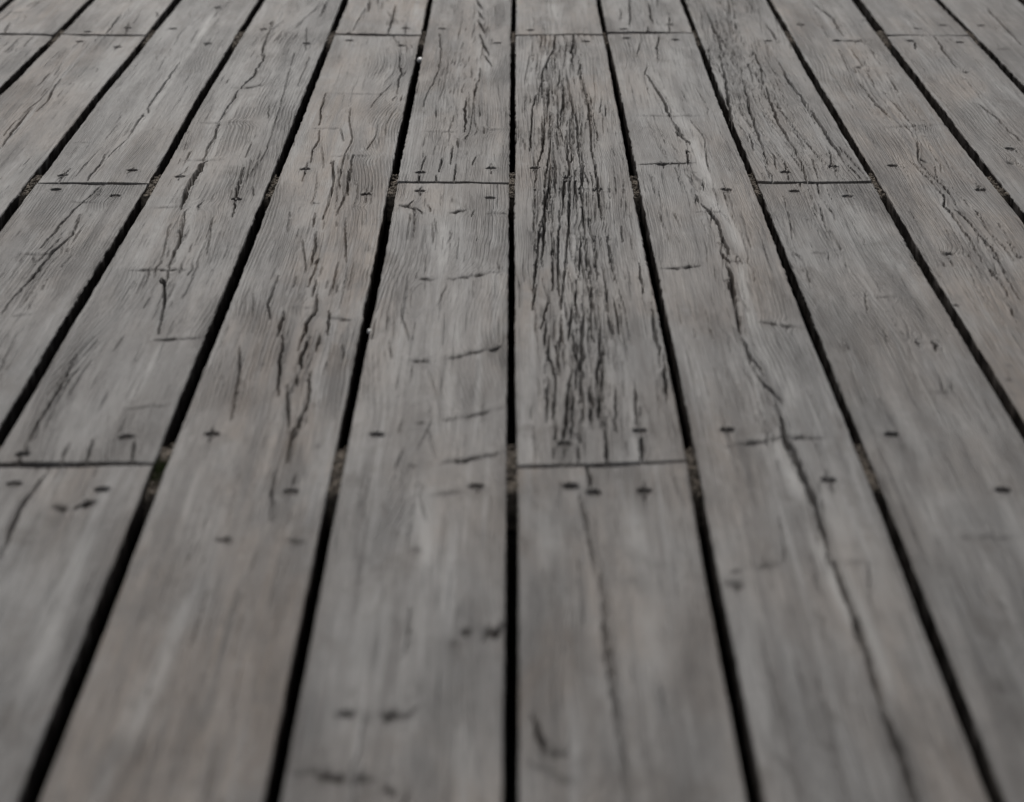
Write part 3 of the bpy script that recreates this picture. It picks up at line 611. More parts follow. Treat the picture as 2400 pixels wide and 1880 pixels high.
# ------------------------------------------------------------------ materials
def new_mat(name):
    m = bpy.data.materials.new(name); m.use_nodes = True
    n = m.node_tree.nodes; n.clear()
    out = n.new('ShaderNodeOutputMaterial'); b = n.new('ShaderNodeBsdfPrincipled')
    m.node_tree.links.new(b.outputs[0], out.inputs['Surface'])
    return m, n, m.node_tree.links, b
class NB:
    """small helper to write node graphs"""
    def __init__(s, n, l): s.n, s.l = n, l
    def put(s, sock, v):
        if hasattr(v, 'is_linked') or hasattr(v, 'links'): s.l.new(v, sock)
        else: sock.default_value = v
    def math(s, op, a, b=None, c=None, clamp=False):
        m = s.n.new('ShaderNodeMath'); m.operation = op; m.use_clamp = clamp
        s.put(m.inputs[0], a)
        if b is not None: s.put(m.inputs[1], b)
        if c is not None: s.put(m.inputs[2], c)
        return m.outputs[0]
    def noise(s, vec, scale, detail=3.0, rough=0.55, dist=0.0):
        t = s.n.new('ShaderNodeTexNoise'); s.put(t.inputs['Vector'], vec)
        t.inputs['Scale'].default_value = scale; t.inputs['Detail'].default_value = detail
        t.inputs['Roughness'].default_value = rough; t.inputs['Distortion'].default_value = dist
        return t.outputs['Fac']
    def scaled(s, vec, xyz):
        m = s.n.new('ShaderNodeVectorMath'); m.operation = 'MULTIPLY'; s.put(m.inputs[0], vec); m.inputs[1].default_value = xyz
        return m.outputs[0]
    def ramp(s, v, a, b, c=0.0, d=1.0):
        m = s.n.new('ShaderNodeMapRange'); m.interpolation_type = 'SMOOTHSTEP'; s.put(m.inputs[0], v)
        for i, q in enumerate((a, b, c, d)): s.put(m.inputs[i + 1], q)
        return m.outputs[0]
    def mix(s, f, a, b):
        m = s.n.new('ShaderNodeMix'); m.data_type = 'RGBA'
        s.put(m.inputs[0], f)
        for sock, v in ((m.inputs[6], a), (m.inputs[7], b)): s.put(sock, v if not isinstance(v, tuple) else (*v, 1.0))
        return m.outputs[2]
    def attr(s, name):
        a = s.n.new('ShaderNodeAttribute'); a.attribute_name = name; return a.outputs['Fac']

def wood_material():
    m, n, l, b = new_mat('weathered_wood'); g = NB(n, l)
    tc = n.new('ShaderNodeTexCoord'); oi = n.new('ShaderNodeObjectInfo')
    off = n.new('ShaderNodeVectorMath'); off.operation = 'MULTIPLY_ADD'
    cmb = n.new('ShaderNodeCombineXYZ')
    for i in range(3): l.new(oi.outputs['Random'], cmb.inputs[i])
    l.new(cmb.outputs[0], off.inputs[0]); off.inputs[1].default_value = (7.0, 31.0, 13.0); l.new(tc.outputs['Object'], off.inputs[2])
    vec = off.outputs[0]
    ring = g.attr('ring'); stain_and_shade = g.attr('stain_and_shade'); relief = g.attr('relief')
    # grain lines from the growth rings the board was cut through
    wob = g.noise(g.scaled(vec, (70, 7, 40)), 1.0, 3.0)
    rr = g.math('MULTIPLY_ADD', wob, 1.7, ring)
    fr = g.math('FRACT', rr)
    tri = g.math('ABSOLUTE', g.math('MULTIPLY_ADD', fr, 2.0, -1.0))          # 0 mid .. 1 at the ring edge
    late = g.ramp(tri, 0.55, 1.0)
    fr2 = g.math('FRACT', g.math('MULTIPLY', rr, 1.9))
    fine = g.ramp(g.math('ABSOLUTE', g.math('MULTIPLY_ADD', fr2, 2.0, -1.0)), 0.5, 1.0)
    where = g.ramp(g.noise(g.scaled(vec, (22, 5, 5)), 1.0, 3.0), 0.40, 0.64, 0.12, 1.0)
    late_w = g.math('MULTIPLY', late, g.math('MULTIPLY', where, relief))
    fine_w = g.math('MULTIPLY', fine, where)
    # loose fibres
    fib = g.noise(g.scaled(vec, (900, 16, 60)), 1.0, 3.0, 0.6)
    fib2 = g.noise(g.scaled(vec, (320, 5, 30)), 1.0, 3.0, 0.6)
    hair = g.ramp(g.noise(g.scaled(vec, (430, 6, 40)), 1.0, 2.0, 0.6), 0.65, 0.71)   # hairline checks too fine for the mesh
    patch = g.noise(g.scaled(vec, (11, 4.2, 8)), 1.0, 4.0, 0.6, 0.4)
    patch2 = g.noise(g.scaled(vec, (30, 3.0, 8)), 1.0, 4.0, 0.6, 0.3)
    mott = g.noise(g.scaled(vec, (60, 26, 30)), 1.0, 5.0, 0.65)
    streak = g.noise(g.scaled(vec, (75, 2.2, 8)), 1.0, 4.0, 0.6, 0.3)
    grey = g.mix(g.ramp(patch2, 0.38, 0.62), (0.285, 0.280, 0.274), (0.158, 0.155, 0.153))
    tan = g.mix(g.ramp(patch2, 0.38, 0.62), (0.280, 0.226, 0.184), (0.162, 0.128, 0.104))
    warm = g.attr('warm'); pale = g.attr('pale')
    col = g.mix(g.math('MULTIPLY', warm, g.ramp(patch, 0.36, 0.62, 0.15, 1.0), clamp=True), grey, tan)
    col = g.mix(g.ramp(streak, 0.52, 0.68, 0.0, 0.72), col, (0.095, 0.084, 0.078))
    col = g.mix(g.ramp(streak, 0.48, 0.30, 0.0, 0.60), col, (0.40, 0.393, 0.386))
    col = g.mix(g.ramp(mott, 0.50, 0.75, 0.0, 0.35), col, (0.11, 0.10, 0.098))
    col = g.mix(g.ramp(mott, 0.46, 0.22, 0.0, 0.30), col, (0.36, 0.355, 0.345))
    col = g.mix(g.ramp(fib2, 0.45, 0.75, 0.0, 0.50), col, (0.10, 0.092, 0.089))
    col = g.mix(g.math('MULTIPLY', late_w, 0.48), col, (0.085, 0.076, 0.071))
    col = g.mix(g.math('MULTIPLY', fine_w, 0.26), col, (0.085, 0.076, 0.071))
    col = g.mix(g.ramp(fib, 0.48, 0.78, 0.0, 0.35), col, (0.08, 0.073, 0.07))
    col = g.mix(g.math('MULTIPLY', hair, g.math('MULTIPLY', where, 0.75)), col, (0.035, 0.032, 0.030))
    col = g.mix(g.math('MULTIPLY', pale, g.ramp(g.noise(g.scaled(vec, (90, 12, 20)), 1.0, 3.0), 0.25, 0.6, 0.4, 1.0), clamp=True), col, (0.50, 0.49, 0.475))
    blot = g.noise(g.scaled(vec, (26, 9, 10)), 1.0, 4.0, 0.62, 0.5)
    col = g.mix(g.ramp(blot, 0.53, 0.70, 0.0, 0.62), col, (0.100, 0.085, 0.074))
    col = g.mix(g.ramp(blot, 0.42, 0.28, 0.0, 0.25), col, (0.38, 0.372, 0.36))
    sb = g.math('MULTIPLY', stain_and_shade, g.ramp(g.noise(g.scaled(vec, (120, 45, 40)), 1.0, 4.0, 0.6), 0.25, 0.6, 0.55, 1.0), clamp=True)
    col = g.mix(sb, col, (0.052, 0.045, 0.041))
    val = g.math('MULTIPLY_ADD', oi.outputs['Random'], 0.26, 0.90)
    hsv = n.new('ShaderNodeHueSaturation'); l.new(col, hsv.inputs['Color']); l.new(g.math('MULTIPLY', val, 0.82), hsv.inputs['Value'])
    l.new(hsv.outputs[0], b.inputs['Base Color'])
    b.inputs['Roughness'].default_value = 0.6
    l.new(g.ramp(sb, 0.3, 0.9, 0.26, 0.0), b.inputs['Specular IOR Level'])
    hgt = g.math('MULTIPLY', late_w, -0.9)
    hgt = g.math('MULTIPLY_ADD', fine_w, -0.35, hgt)
    hgt = g.math('MULTIPLY_ADD', fib, -0.7, hgt)
    hgt = g.math('MULTIPLY_ADD', hair, -0.8, hgt)
    bp = n.new('ShaderNodeBump'); bp.inputs['Strength'].default_value = 0.8; bp.inputs['Distance'].default_value = 0.0013
    l.new(hgt, bp.inputs['Height']); l.new(bp.outputs[0], b.inputs['Normal'])
    return m

def plain_material(name, c1, c2, scale, rough, metal=0.0, bump=0.0, spec=0.3):
    m, n, l, b = new_mat(name); g = NB(n, l)
    tc = n.new('ShaderNodeTexCoord')
    v = g.noise(tc.outputs['Object'], scale, 5.0, 0.65)
    l.new(g.mix(g.ramp(v, 0.3, 0.7), c1, c2), b.inputs['Base Color'])
    b.inputs['Roughness'].default_value = rough; b.inputs['Metallic'].default_value = metal
    b.inputs['Specular IOR Level'].default_value = spec
    if bump:
        bp = n.new('ShaderNodeBump'); bp.inputs['Distance'].default_value = bump
        l.new(v, bp.inputs['Height']); l.new(bp.outputs[0], b.inputs['Normal'])
    return m

M_WOOD = wood_material()
M_NAIL = plain_material('rusted_iron', (0.020, 0.018, 0.018), (0.055, 0.042, 0.036), 300.0, 0.75, 0.2, 0.0004)
M_JOIST = plain_material('joist_wood', (0.10, 0.085, 0.07), (0.19, 0.165, 0.14), 30.0, 0.85, 0.0, 0.002)
M_SOIL = plain_material('soil', (0.055, 0.047, 0.038), (0.38, 0.325, 0.265), 170.0, 0.95, 0.0, 0.002)
M_GROUND = plain_material('ground_soil', (0.030, 0.027, 0.022), (0.075, 0.066, 0.052), 6.0, 0.95, 0.0, 0.01)
M_MOSS = plain_material('moss', (0.035, 0.055, 0.012), (0.085, 0.12, 0.03), 300.0, 0.9)
M_PEBBLE = plain_material('pale_stone', (0.60, 0.60, 0.60), (0.75, 0.75, 0.74), 200.0, 0.35, 0.0, 0.0, 0.5)

# ------------------------------------------------------------------ object helpers
def link(o, parent=None):
    sc.collection.objects.link(o)
    if parent is not None: o.parent = parent
    return o
def tag(o, label=None, cat=None, group=None, kind=None):
    for k, v in (('label', label), ('category', cat), ('group', group), ('kind', kind)):
        if v: o[k] = v
    return o
def mesh_from(name, co, faces, mat, smooth=True, nverts=4):
    """co (n,3) float array, faces (m, nverts) int array"""
    me = bpy.data.meshes.new(name)
    co = np.ascontiguousarray(co, np.float32); faces = np.ascontiguousarray(faces, np.int32)
    me.vertices.add(len(co)); me.vertices.foreach_set('co', co.ravel())
    me.loops.add(faces.size); me.loops.foreach_set('vertex_index', faces.ravel())
    me.polygons.add(len(faces)); me.polygons.foreach_set('loop_start', np.arange(0, faces.size, nverts, dtype=np.int32))
    me.polygons.foreach_set('use_smooth', np.full(len(faces), smooth))
    me.update(calc_edges=True)
    me.materials.append(mat)
    return me
def box_mesh(name, sx, sy, sz, mat, r=0.004):
    import bmesh
    bm = bmesh.new(); bmesh.ops.create_cube(bm, size=1.0)
    for v in bm.verts: v.co.x *= sx; v.co.y *= sy; v.co.z *= sz
    bmesh.ops.bevel(bm, geom=bm.edges[:], offset=r, segments=2, affect='EDGES')
    me = bpy.data.meshes.new(name); bm.to_mesh(me); bm.free(); me.materials.append(mat)
    return me

# ------------------------------------------------------------------ ground and the deck
gm = mesh_from('ground', [(-600, -600, 0), (600, -600, 0), (600, 600, 0), (-600, 600, 0)], [(0, 1, 2, 3)], M_GROUND, False)
ground = link(bpy.data.objects.new('ground', gm)); ground.location.z = -0.150
tag(ground, kind='structure')

deck = link(bpy.data.objects.new('wooden_deck', None))
tag(deck, 'weathered grey timber deck of long nailed planks with dark gaps between', 'deck')

X_LO, X_HI = FIRST * PITCH, (LAST + 1) * PITCH
jm = box_mesh('joist', X_HI - X_LO + 0.1, 0.122, 0.121, M_JOIST)
for j in range(J_MIN, J_MAX + 1):
    o = link(bpy.data.objects.new('joist', jm), deck)
    o.location = ((X_LO + X_HI) / 2, joist_y(j), -0.0288 - 0.0605)

# ------------------------------------------------------------------ gaps between board rows
def gap_edges(k, Y):
    Y = np.asarray(Y, float)
    if k in GAPS:
        a = np.array(GAPS[k])
        mid = (a[:, 1] + a[:, 2]) / 2; wid = np.clip((a[:, 2] - a[:, 1]) * 1.0, 0.0045, 0.014)
        base = mid.mean()
        # readings carry a little noise: smooth them
        def sm(v):
            s = 0.11
            w = np.exp(-0.5 * ((Y.ravel()[:, None] - a[None, :, 0]) / s) ** 2)
            return (w * v).sum(1) / (w.sum(1) + 0.8)
        yc_ = a[:, 0].mean(); sl = 0.0 if len(a) < 4 else float(((a[:, 0] - yc_) * (mid - base)).sum() / ((a[:, 0] - yc_) ** 2).sum())
        fit = lambda y_: base + sl * (np.clip(y_, 1.0, 3.5) - yc_)
        m = fit(Y) + 0.8 * sm(mid - fit(a[:, 0])).reshape(Y.shape); wd = wid.mean() + sm(wid - wid.mean()).reshape(Y.shape)
        return m - wd / 2, m + wd / 2
    x = k * PITCH - 0.001
    wd = 0.008 + 0.002 * vnoise(Y * 0.8, k * 3.1)
    return x - wd / 2, x + wd / 2

def half_view(Y): return 0.258 + 0.2017 * (np.asarray(Y) - 1.08) + 0.035

# ------------------------------------------------------------------ boards
DENSITY = {0: (430, 0.95), 2: (45, 0.9), -2: (75, 1.0), -1: (35, 0.9), 1: (75, 0.75), 3: (75, 1.0), -3: (80, 0.75), 4: (60, 0.9), -4: (40, 0.8), -5: (40, 0.9)}
stats = {'tris': 0}

def lat_groove(H, X, Y, rows, pts, w, depth, seed, jitter=1.0, lip=0.0, taper=0.5, breathe=0.0):
    """a split that runs along the board: pts = (x, y) with y rising; w = full width in metres"""
    py = np.array([p[1] for p in pts]); px = np.array([p[0] for p in pts])
    o = np.argsort(py); py = py[o]; px = px[o]
    if py[-1] - py[0] < 0.004: return
    r0, r1 = np.searchsorted(rows, (py[0] - 0.004, py[-1] + 0.004))
    if r1 - r0 < 1: return
    wide = 4 * w + 0.002
    s = X[r0:r1]
    lo = min(np.searchsorted(s[0], px.min() - wide), np.searchsorted(s[-1], px.min() - wide))
    hi = max(np.searchsorted(s[0], px.max() + wide), np.searchsorted(s[-1], px.max() + wide))
    if hi - lo < 1: return
    xs = X[r0:r1, lo:hi]; ys = Y[r0:r1, lo:hi]
    t = (ys - py[0]) / (py[-1] - py[0])
    tap = np.clip(np.sin(np.clip(t, 0, 1) * math.pi), 0, 1) ** taper
    jw = min(w, 0.0026)
    xc = np.interp(ys, py, px) + jitter * (0.55 * jw * vnoise(ys * 45, seed * 1.7) + 0.35 * jw * vnoise(ys * 150, seed * 2.3))
    ww = w * 0.5 * tap * (0.85 + 0.4 * vnoise(ys * 90, seed * 0.7 + 5)) + 1e-6
    if breathe: ww = ww * np.clip(0.75 + breathe * vnoise(ys * 16, seed * 3.1), 0.0, 1.5)
    d = np.abs(xs - xc) / np.maximum(ww, 0.00050 if not breathe else 0.00030)
    g = np.clip(1.9 * (1.0 - d), 0, 1)
    dep = depth * (0.25 + 0.75 * tap) * (1.0 if not breathe else np.clip(ww / (0.25 * w), 0.0, 1))
    H[r0:r1, lo:hi] = np.where(g > 0, np.minimum(H[r0:r1, lo:hi], H[r0:r1, lo:hi] * 0.4 - g * dep), H[r0:r1, lo:hi])
    if lip:
        e = np.exp(-((np.abs(xs - xc) - ww - 0.0012) / 0.0016) ** 2) * tap
        H[r0:r1, lo:hi] += lip * e * (d > 1)

def cross_groove(H, X, Y, rows, pts, w, depth, seed, S, st):
    """a mark that runs across the board (a spike knot or a cross check); w = its length along y"""
    px = np.array([p[0] for p in pts]); py = np.array([p[1] for p in pts])
    o = np.argsort(px); px = px[o]; py = py[o]
    w = max(w, 0.0035)
    r0, r1 = np.searchsorted(rows, (py.min() - 4 * w - 0.004, py.max() + 4 * w + 0.004))
    if r1 - r0 < 2: return
    lo = np.searchsorted(X[r0], px[0] - 0.003); hi = np.searchsorted(X[r0], px[-1] + 0.003)
    if hi - lo < 2: return
    xs = X[r0:r1, lo:hi]; ys = Y[r0:r1, lo:hi]
    t = (xs - px[0] + 0.0008) / (px[-1] - px[0] + 0.0016)
    tap = np.sin(np.clip(t, 0, 1) * math.pi) ** 0.5
    yc = np.interp(xs, px, py) + 0.35 * w * vnoise(xs * 260, seed * 1.3)
    ww = w * 0.5 * tap * (0.8 + 0.5 * vnoise(xs * 300, seed + 3.3)) + 1e-6
    d = np.abs(ys - yc) / np.maximum(ww, 0.0009)
    g = np.clip(1.3 * (1 - d), 0, 1)
    brk = np.clip(0.95 + 0.9 * vnoise(xs * 130, seed * 2.9), 0.3, 1)
    H[r0:r1, lo:hi] -= g * depth * tap * brk
    if px[-1] - px[0] > 0.012: H[r0:r1, lo:hi] += 0.0006 * tap * np.exp(-((ys - yc - 0.75 * w - 0.004) / (0.5 * w + 0.004)) ** 2)
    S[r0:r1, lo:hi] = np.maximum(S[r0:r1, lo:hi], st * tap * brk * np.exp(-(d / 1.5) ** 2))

WARM = {-7: 0.5, -6: 0.75, -5: 0.6, -4: 0.25, -3: 0.35, -2: 0.95, -1: 0.6, 0: 0.85, 1: 0.4, 2: 0.35, 3: 1.0, 4: 0.55, 5: 0.3, 6: 0.4}     # browner boards and greyer boards

class Board: pass

def ring_field(B, X, Y):
    pith = np.interp(Y, B.py, B.px)
    xx = X + 0.0026 * vnoise(Y * 7, X * 14 + B.seed) + 0.0006 * vnoise(Y * 24, X * 60 + B.seed * 1.3)
    dd = 0.004 + B.cath * (0.5 + 0.5 * vnoise(Y * 1.7, B.seed * 3.3)) ** 2
    r = np.sqrt((xx - pith) ** 2 + dd ** 2) / B.ring
    for (kx, ky, a, sx, sy) in B.knots:
        r = r + a * np.exp(-((X - kx) / sx) ** 2 - ((Y - ky) / sy) ** 2)
    return r

def build_board(strip, y0, y1, detail):
    B = Board(); B.seed = strip * 3.17 + y0 * 7.7 + 50
    lo_gap, hi_gap = strip, strip + 1
    ya, yb = y0 + 0.0019, y1 - 0.0019
    # rows
    if detail:
        ylist = [ya]; y = ya
        nl = [n for n in NAILS if ya < n[1] < yb]
        nl = [n for n in nl if gap_edges(lo_gap, n[1])[1] < n[0] < gap_edges(hi_gap, n[1])[0]]
        ny = np.array([n[1] for n in nl]) if nl else np.array([99.0])
        while y < yb - 0.0008:
            eL = float(gap_edges(lo_gap, y)[1]); eR = float(gap_edges(hi_gap, y)[0])
            near = 0.0 if eL < 0 < eR else min(abs(eL), abs(eR))
            if 1.03 < y < 3.56 and near < half_view(y):
                dv = 0.0023 if y < 2.3 else 0.0023 + (y - 2.3) * 0.0018
                if np.min(np.abs(ny - y)) < 0.010: dv = 0.0012
                if min(y - ya, yb - y) < 0.006: dv = 0.0010
            else: dv = 0.012
            y = min(y + dv, yb); ylist.append(y)
        ylist[-1] = yb
        rows = np.array(ylist); du = 0.00085
    else:
        rows = np.linspace(ya, yb, int((yb - ya) / 0.012) + 2); du = 0.003; nl = []
    L = gap_edges(lo_gap, rows)[1]; R = gap_edges(hi_gap, rows)[0]
    chip = lambda s: 0.00045 * fbm(rows * 45, s, 1, 3) + 0.0007 * np.clip(vnoise(rows * 9, s + 4) + 0.3, 0, 1) * vnoise(rows * 190, s + 9) \
        + 0.0035 * np.clip(vnoise(rows * 38, s + 7.7) - 0.80, 0, 1)
    fz = np.clip((rows - 1.3) / 0.7, 0.3, 1)
    L = L + fz * chip(B.seed); R = R - fz * chip(B.seed + 31)
    n = max(int((R - L).mean() / du), 8)
    s = np.linspace(0, 1, n + 1)
    # a few extra columns for the worn edge
    ed = np.array([0.0004, 0.0010, 0.0018]) / 0.112
    s = np.unique(np.concatenate([s, ed, 1 - ed]))
    X = L[:, None] + (R - L)[:, None] * s[None, :]
    Y = np.repeat(rows[:, None], X.shape[1], 1)
    # skewed saw cuts at the ends
    sk0, sk1 = B_SKEW.get((strip, round(y0, 2)), 0.0), B_SKEW.get((strip, round(y1, 2)), 0.0)
    Y = Y + (s[None, :] - 0.5) * (sk0 * np.exp(-(rows - ya) / 0.05) + sk1 * np.exp(-(yb - rows) / 0.05))[:, None]
    xm = (L.mean() + R.mean()) / 2
    # cracks of this board
    mine = []
    for i, (st, w, d, pts) in enumerate(CRACKS):
        cx = sum(p[0] for p in pts) / len(pts); cyy = sum(p[1] for p in pts) / len(pts)
        if y0 < cyy < y1 and gap_edges(lo_gap, cyy)[1] - 0.004 < cx < gap_edges(hi_gap, cyy)[0] + 0.004: mine.append((i, st, w / 1000, d / 1000, pts))
    # heart line of the board follows its main splits
    gy = np.arange(y0 - 0.05, y1 + 0.05, 0.02); num = np.zeros_like(gy); den = np.zeros_like(gy) + 0.10
    num += 0.10 * (xm + 0.022 * vnoise(gy * 1.3, B.seed))
    for i, st, w, d, pts in mine:
        if st in 'cj' and d >= 0.003:
            for (a, b) in zip(pts[:-1], pts[1:]):
                ln = abs(a[1] - b[1]); c = ((a[0] + b[0]) / 2, (a[1] + b[1]) / 2)
                wt = ln * 8 * (w / 0.003) * np.exp(-0.5 * ((gy - c[1]) / 0.06) ** 2)
                num += wt * c[0]; den += wt
    B.py = gy; B.px = num / den
    kk = np.exp(-0.5 * (np.arange(-15, 16) * 0.02 / 0.10) ** 2); kk /= kk.sum()
    B.px = np.convolve(np.pad(B.px, 15, mode='edge'), kk, mode='valid')
    B.ring = 0.0026 + 0.0016 * random.random(); B.cath = random.choice([0.006, 0.02, 0.035]) if strip else 0.03
    B.knots = []
    for i, st, w, d, pts in mine:
        if st == 't':
            ln = max(p[0] for p in pts) - min(p[0] for p in pts)
            B.knots.append((pts[len(pts) // 2][0], pts[len(pts) // 2][1], (0.8 + 1.3 * random.random()) * random.choice([-1, 1]), 0.006 + ln * 0.30, 0.010 + 0.012 * random.random()))
    # soft random knots
    for q in range(int((y1 - y0) * 2.5)):
        B.knots.append((xm + random.uniform(-.035, .035), random.uniform(y0, y1), random.uniform(-1.4, 1.4), random.uniform(.008, .02), random.uniform(.02, .06)))
    ring = ring_field(B, X, Y)
    relief = np.clip(0.55 + 0.75 * vnoise(Y * 2.2, X * 20 + B.seed * 2), 0.05, 1.0) * np.clip((Y - 0.9) / 0.9, 0.45, 1.0)
    # surface
    H = 0.0007 * fbm(X * 14, Y * 3.5, B.seed, 2) + 0.00035 * vnoise(X * 60, Y * 9, B.seed + 3) + 0.00012 * vnoise(X * 300, Y * 40, B.seed + 5)
    ph = ring + 0.25 * vnoise(X * 160, Y * 14, B.seed)
    H += 0.00016 * relief * (np.abs((ph % 1.0) * 2 - 1) * -2 + 1)
    H += -0.0008 * np.exp(-((X - np.interp(Y, B.py, B.px)) / 0.012) ** 2) * 0.4
    H += random.choice([-1, -1, 1]) * random.uniform(0.0002, 0.0011) * (((X - xm) / 0.055) ** 2 - 0.4)
    S = np.zeros_like(H)
    if detail:
        for (sx, sy, rx, ry, a) in STAINS:
            if y0 - .1 < sy < y1 + .1 and abs(sx - xm) < 0.09:
                e = np.exp(-((X - sx) / (rx * 0.62)) ** 2 - ((Y - sy) / (ry * 0.62)) ** 2)
                S = np.maximum(S, min(a * 1.35, 0.95) * e)
        # fine checks that follow the grain
        lim = DENSITY.get(strip, (60, 1.0)); cnt, wf = lim
        if strip == 2 and y0 > 2.3: cnt, wf = 420, 0.95
        if strip == -1 and y0 > 2.3: cnt, wf = 110, 1.0
        if strip == 0 and y0 > 3.0: cnt = 30
        if strip == 0 and y1 < 1.7: cnt = 30
        N = int(cnt * (y1 - y0))
        sx = np.interp(sy := rng.uniform(y0, y1, N), B.py, B.px) + rng.normal(0, 0.034 if cnt > 300 else 0.022, N)
        keep = (vnoise(sy * 5, sx * 30 + B.seed) > -0.25) & ((sy > 1.55) | (rng.random(N) < 0.4))
        sx, sy = sx[keep], sy[keep]; N = len(sx)
        ln = rng.uniform(0.020, 0.075, N) * rng.choice([0.6, 1.0, 1.9], N)
        steps = 12; path = np.zeros((steps + 1, N, 2)); px_, py_ = sx.copy(), sy.copy(); path[0, :, 0] = px_; path[0, :, 1] = py_
        e = 0.0006
        for k in range(steps):
            gx = (ring_field(B, px_ + e, py_) - ring_field(B, px_ - e, py_)); gy_ = (ring_field(B, px_, py_ + e) - ring_field(B, px_, py_ - e))
            gx = np.where(np.abs(gx) < 0.05, 0.05 * np.sign(gx + 1e-9), gx)
            slope = np.clip(-gy_ / gx, -0.13, 0.13)
            px_ = px_ + slope * ln / steps; py_ = py_ + ln / steps
            path[k + 1, :, 0] = px_; path[k + 1, :, 1] = py_
        for q in range(N):
            ce = abs(sx[q] - np.interp(sy[q], B.py, B.px))
            w = rng.uniform(0.0006, 0.0014) * wf * (1.0 if ce < 0.025 else 0.75)
            lat_groove(H, X, Y, rows, path[:, q, :], w, rng.uniform(0.0015, 0.0045), q + B.seed, 0.9, 0.0002)
        if (strip == 0 and 1.4 < y0 < 3.0) or (strip == 2 and y0 > 2.3) or (strip == 3 and y0 < 2.6):
            nlong = 54 if strip == 0 else (60 if strip == 2 else 16)
            for q in range(nlong):
                a = rng.uniform(y0 - 0.05, y1 - 0.12); b = a + rng.uniform(0.10, 0.42)
                off = rng.normal(0, 0.017) if strip == 3 else rng.uniform(-0.042, 0.042) * rng.uniform(0.35, 1.0)
                yy = np.linspace(max(a, y0 + 0.002), min(b, y1 - 0.002), 40)
                if yy[-1] - yy[0] < 0.03: continue
                xx = np.interp(yy, B.py, B.px) + off + 0.0030 * vnoise(yy * 7, off * 40 + B.seed) + 0.0007 * vnoise(yy * 26, off * 90 + B.seed)
                lat_groove(H, X, Y, rows, np.stack([xx, yy], 1), rng.uniform(0.0009, 0.0020) * (1.25 if abs(off) < 0.02 else 0.8), rng.uniform(0.004, 0.010), q * 1.37 + B.seed, 0.4, 0.0005, 0.6, 0.9)
        # the larger splits, where they are
        for i, st, w, d, pts in mine:
            if st == 't':
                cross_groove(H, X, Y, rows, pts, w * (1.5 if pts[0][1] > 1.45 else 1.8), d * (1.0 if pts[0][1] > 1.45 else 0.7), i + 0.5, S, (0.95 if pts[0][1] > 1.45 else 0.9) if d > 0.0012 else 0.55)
            elif st == 'c':
                k = 1.15 + 1.1 * abs(pts[0][0])
                if strip in (0, 2) and w < 0.0035:
                    P = sorted(pts, key=lambda p: p[1]); (xa, y_a), (xb, y_b) = P[0], P[-1]; gx = 0.3 * (y_b - y_a)
                    pts = [(xa - (xb - xa) * 0.2, y_a - gx)] + P + [(xb + (xb - xa) * 0.2, y_b + gx)]
                    lat_groove(H, X, Y, rows, pts, w * k, d * 3.0, i + 0.5, 0.8, 0.0007, 0.9)
                else: lat_groove(H, X, Y, rows, pts, w * k, d * 3.0, i + 0.5, 0.7, 0.0007, 0.5)
            elif st == 'f':
                lat_groove(H, X, Y, rows, pts, w * 0.6, 0.0006, i + 0.5, 0.5)
                P = np.array(sorted(pts, key=lambda p: p[1]))
                xc = np.interp(Y, P[:, 1], P[:, 0]); inside = np.clip((Y - P[0, 1]) / 0.02 + 1, 0, 1) * np.clip((P[-1, 1] - Y) / 0.02 + 1, 0, 1)
                S = np.maximum(S, 0.5 * inside * np.exp(-((X - xc) / (w * 0.6 + 0.0008)) ** 2))
            elif st == 'j':
                P = np.array(sorted(pts, key=lambda p: p[1]), float)
                tot = P[-1, 1] - P[0, 1]; m = max(int(tot / 0.07), 1)
                sg = random.choice([-1, 1])
                for q in range(m + (1 if tot > 0.05 else 0)):
                    a = P[0, 1] + tot * (q - 0.15 + random.uniform(-.15, .15)) / m; bnd = a + tot / m * random.uniform(1.0, 1.6)
                    yy = np.linspace(max(a, P[0, 1] - .004), min(bnd, P[-1, 1] + .004), 5)
                    if yy[-1] - yy[0] < 0.006: continue
                    xx = np.interp(yy, P[:, 1], P[:, 0]) + sg * np.linspace(-1, 1, 5) * w * 0.45 + random.uniform(-.3, .3) * w
                    lat_groove(H, X, Y, rows, np.stack([xx, yy], 1), min(w, 0.0042) * random.uniform(0.85, 1.2), d * random.uniform(2.2, 3.2), i + q * .37, 0.8, 0.0007)
                    if w > 0.005:
                        xx2 = xx + random.choice([-1, 1]) * w * random.uniform(0.25, 0.5)
                        lat_groove(H, X, Y, rows, np.stack([xx2, yy + random.uniform(-.01, .01)], 1), 0.0018, d * 1.6, i + q * .77, 0.8, 0.0003)
    warm = np.clip(WARM.get(strip, 0.5) + 0.55 * vnoise(Y * 2.4, X * 14 + B.seed) + 0.15 * vnoise(Y * 9, X * 45 + B.seed), 0, 1)
    pale = np.zeros_like(H)
    for (w, a, pts) in PALE:
        cyy = sum(p[1] for p in pts) / len(pts); cx = sum(p[0] for p in pts) / len(pts)
        if not (y0 - .05 < cyy < y1 + .05 and abs(cx - xm) < 0.075): continue
        P = np.array(sorted(pts, key=lambda p: p[1]))
        xc = np.interp(Y, P[:, 1], P[:, 0]); ins = np.clip((Y - P[0, 1]) / 0.05 + 0.5, 0, 1) * np.clip((P[-1, 1] - Y) / 0.05 + 0.5, 0, 1)
        pale = np.maximum(pale, 1.5 * a * ins * np.exp(-((X - xc) / (w * 0.5)) ** 2))
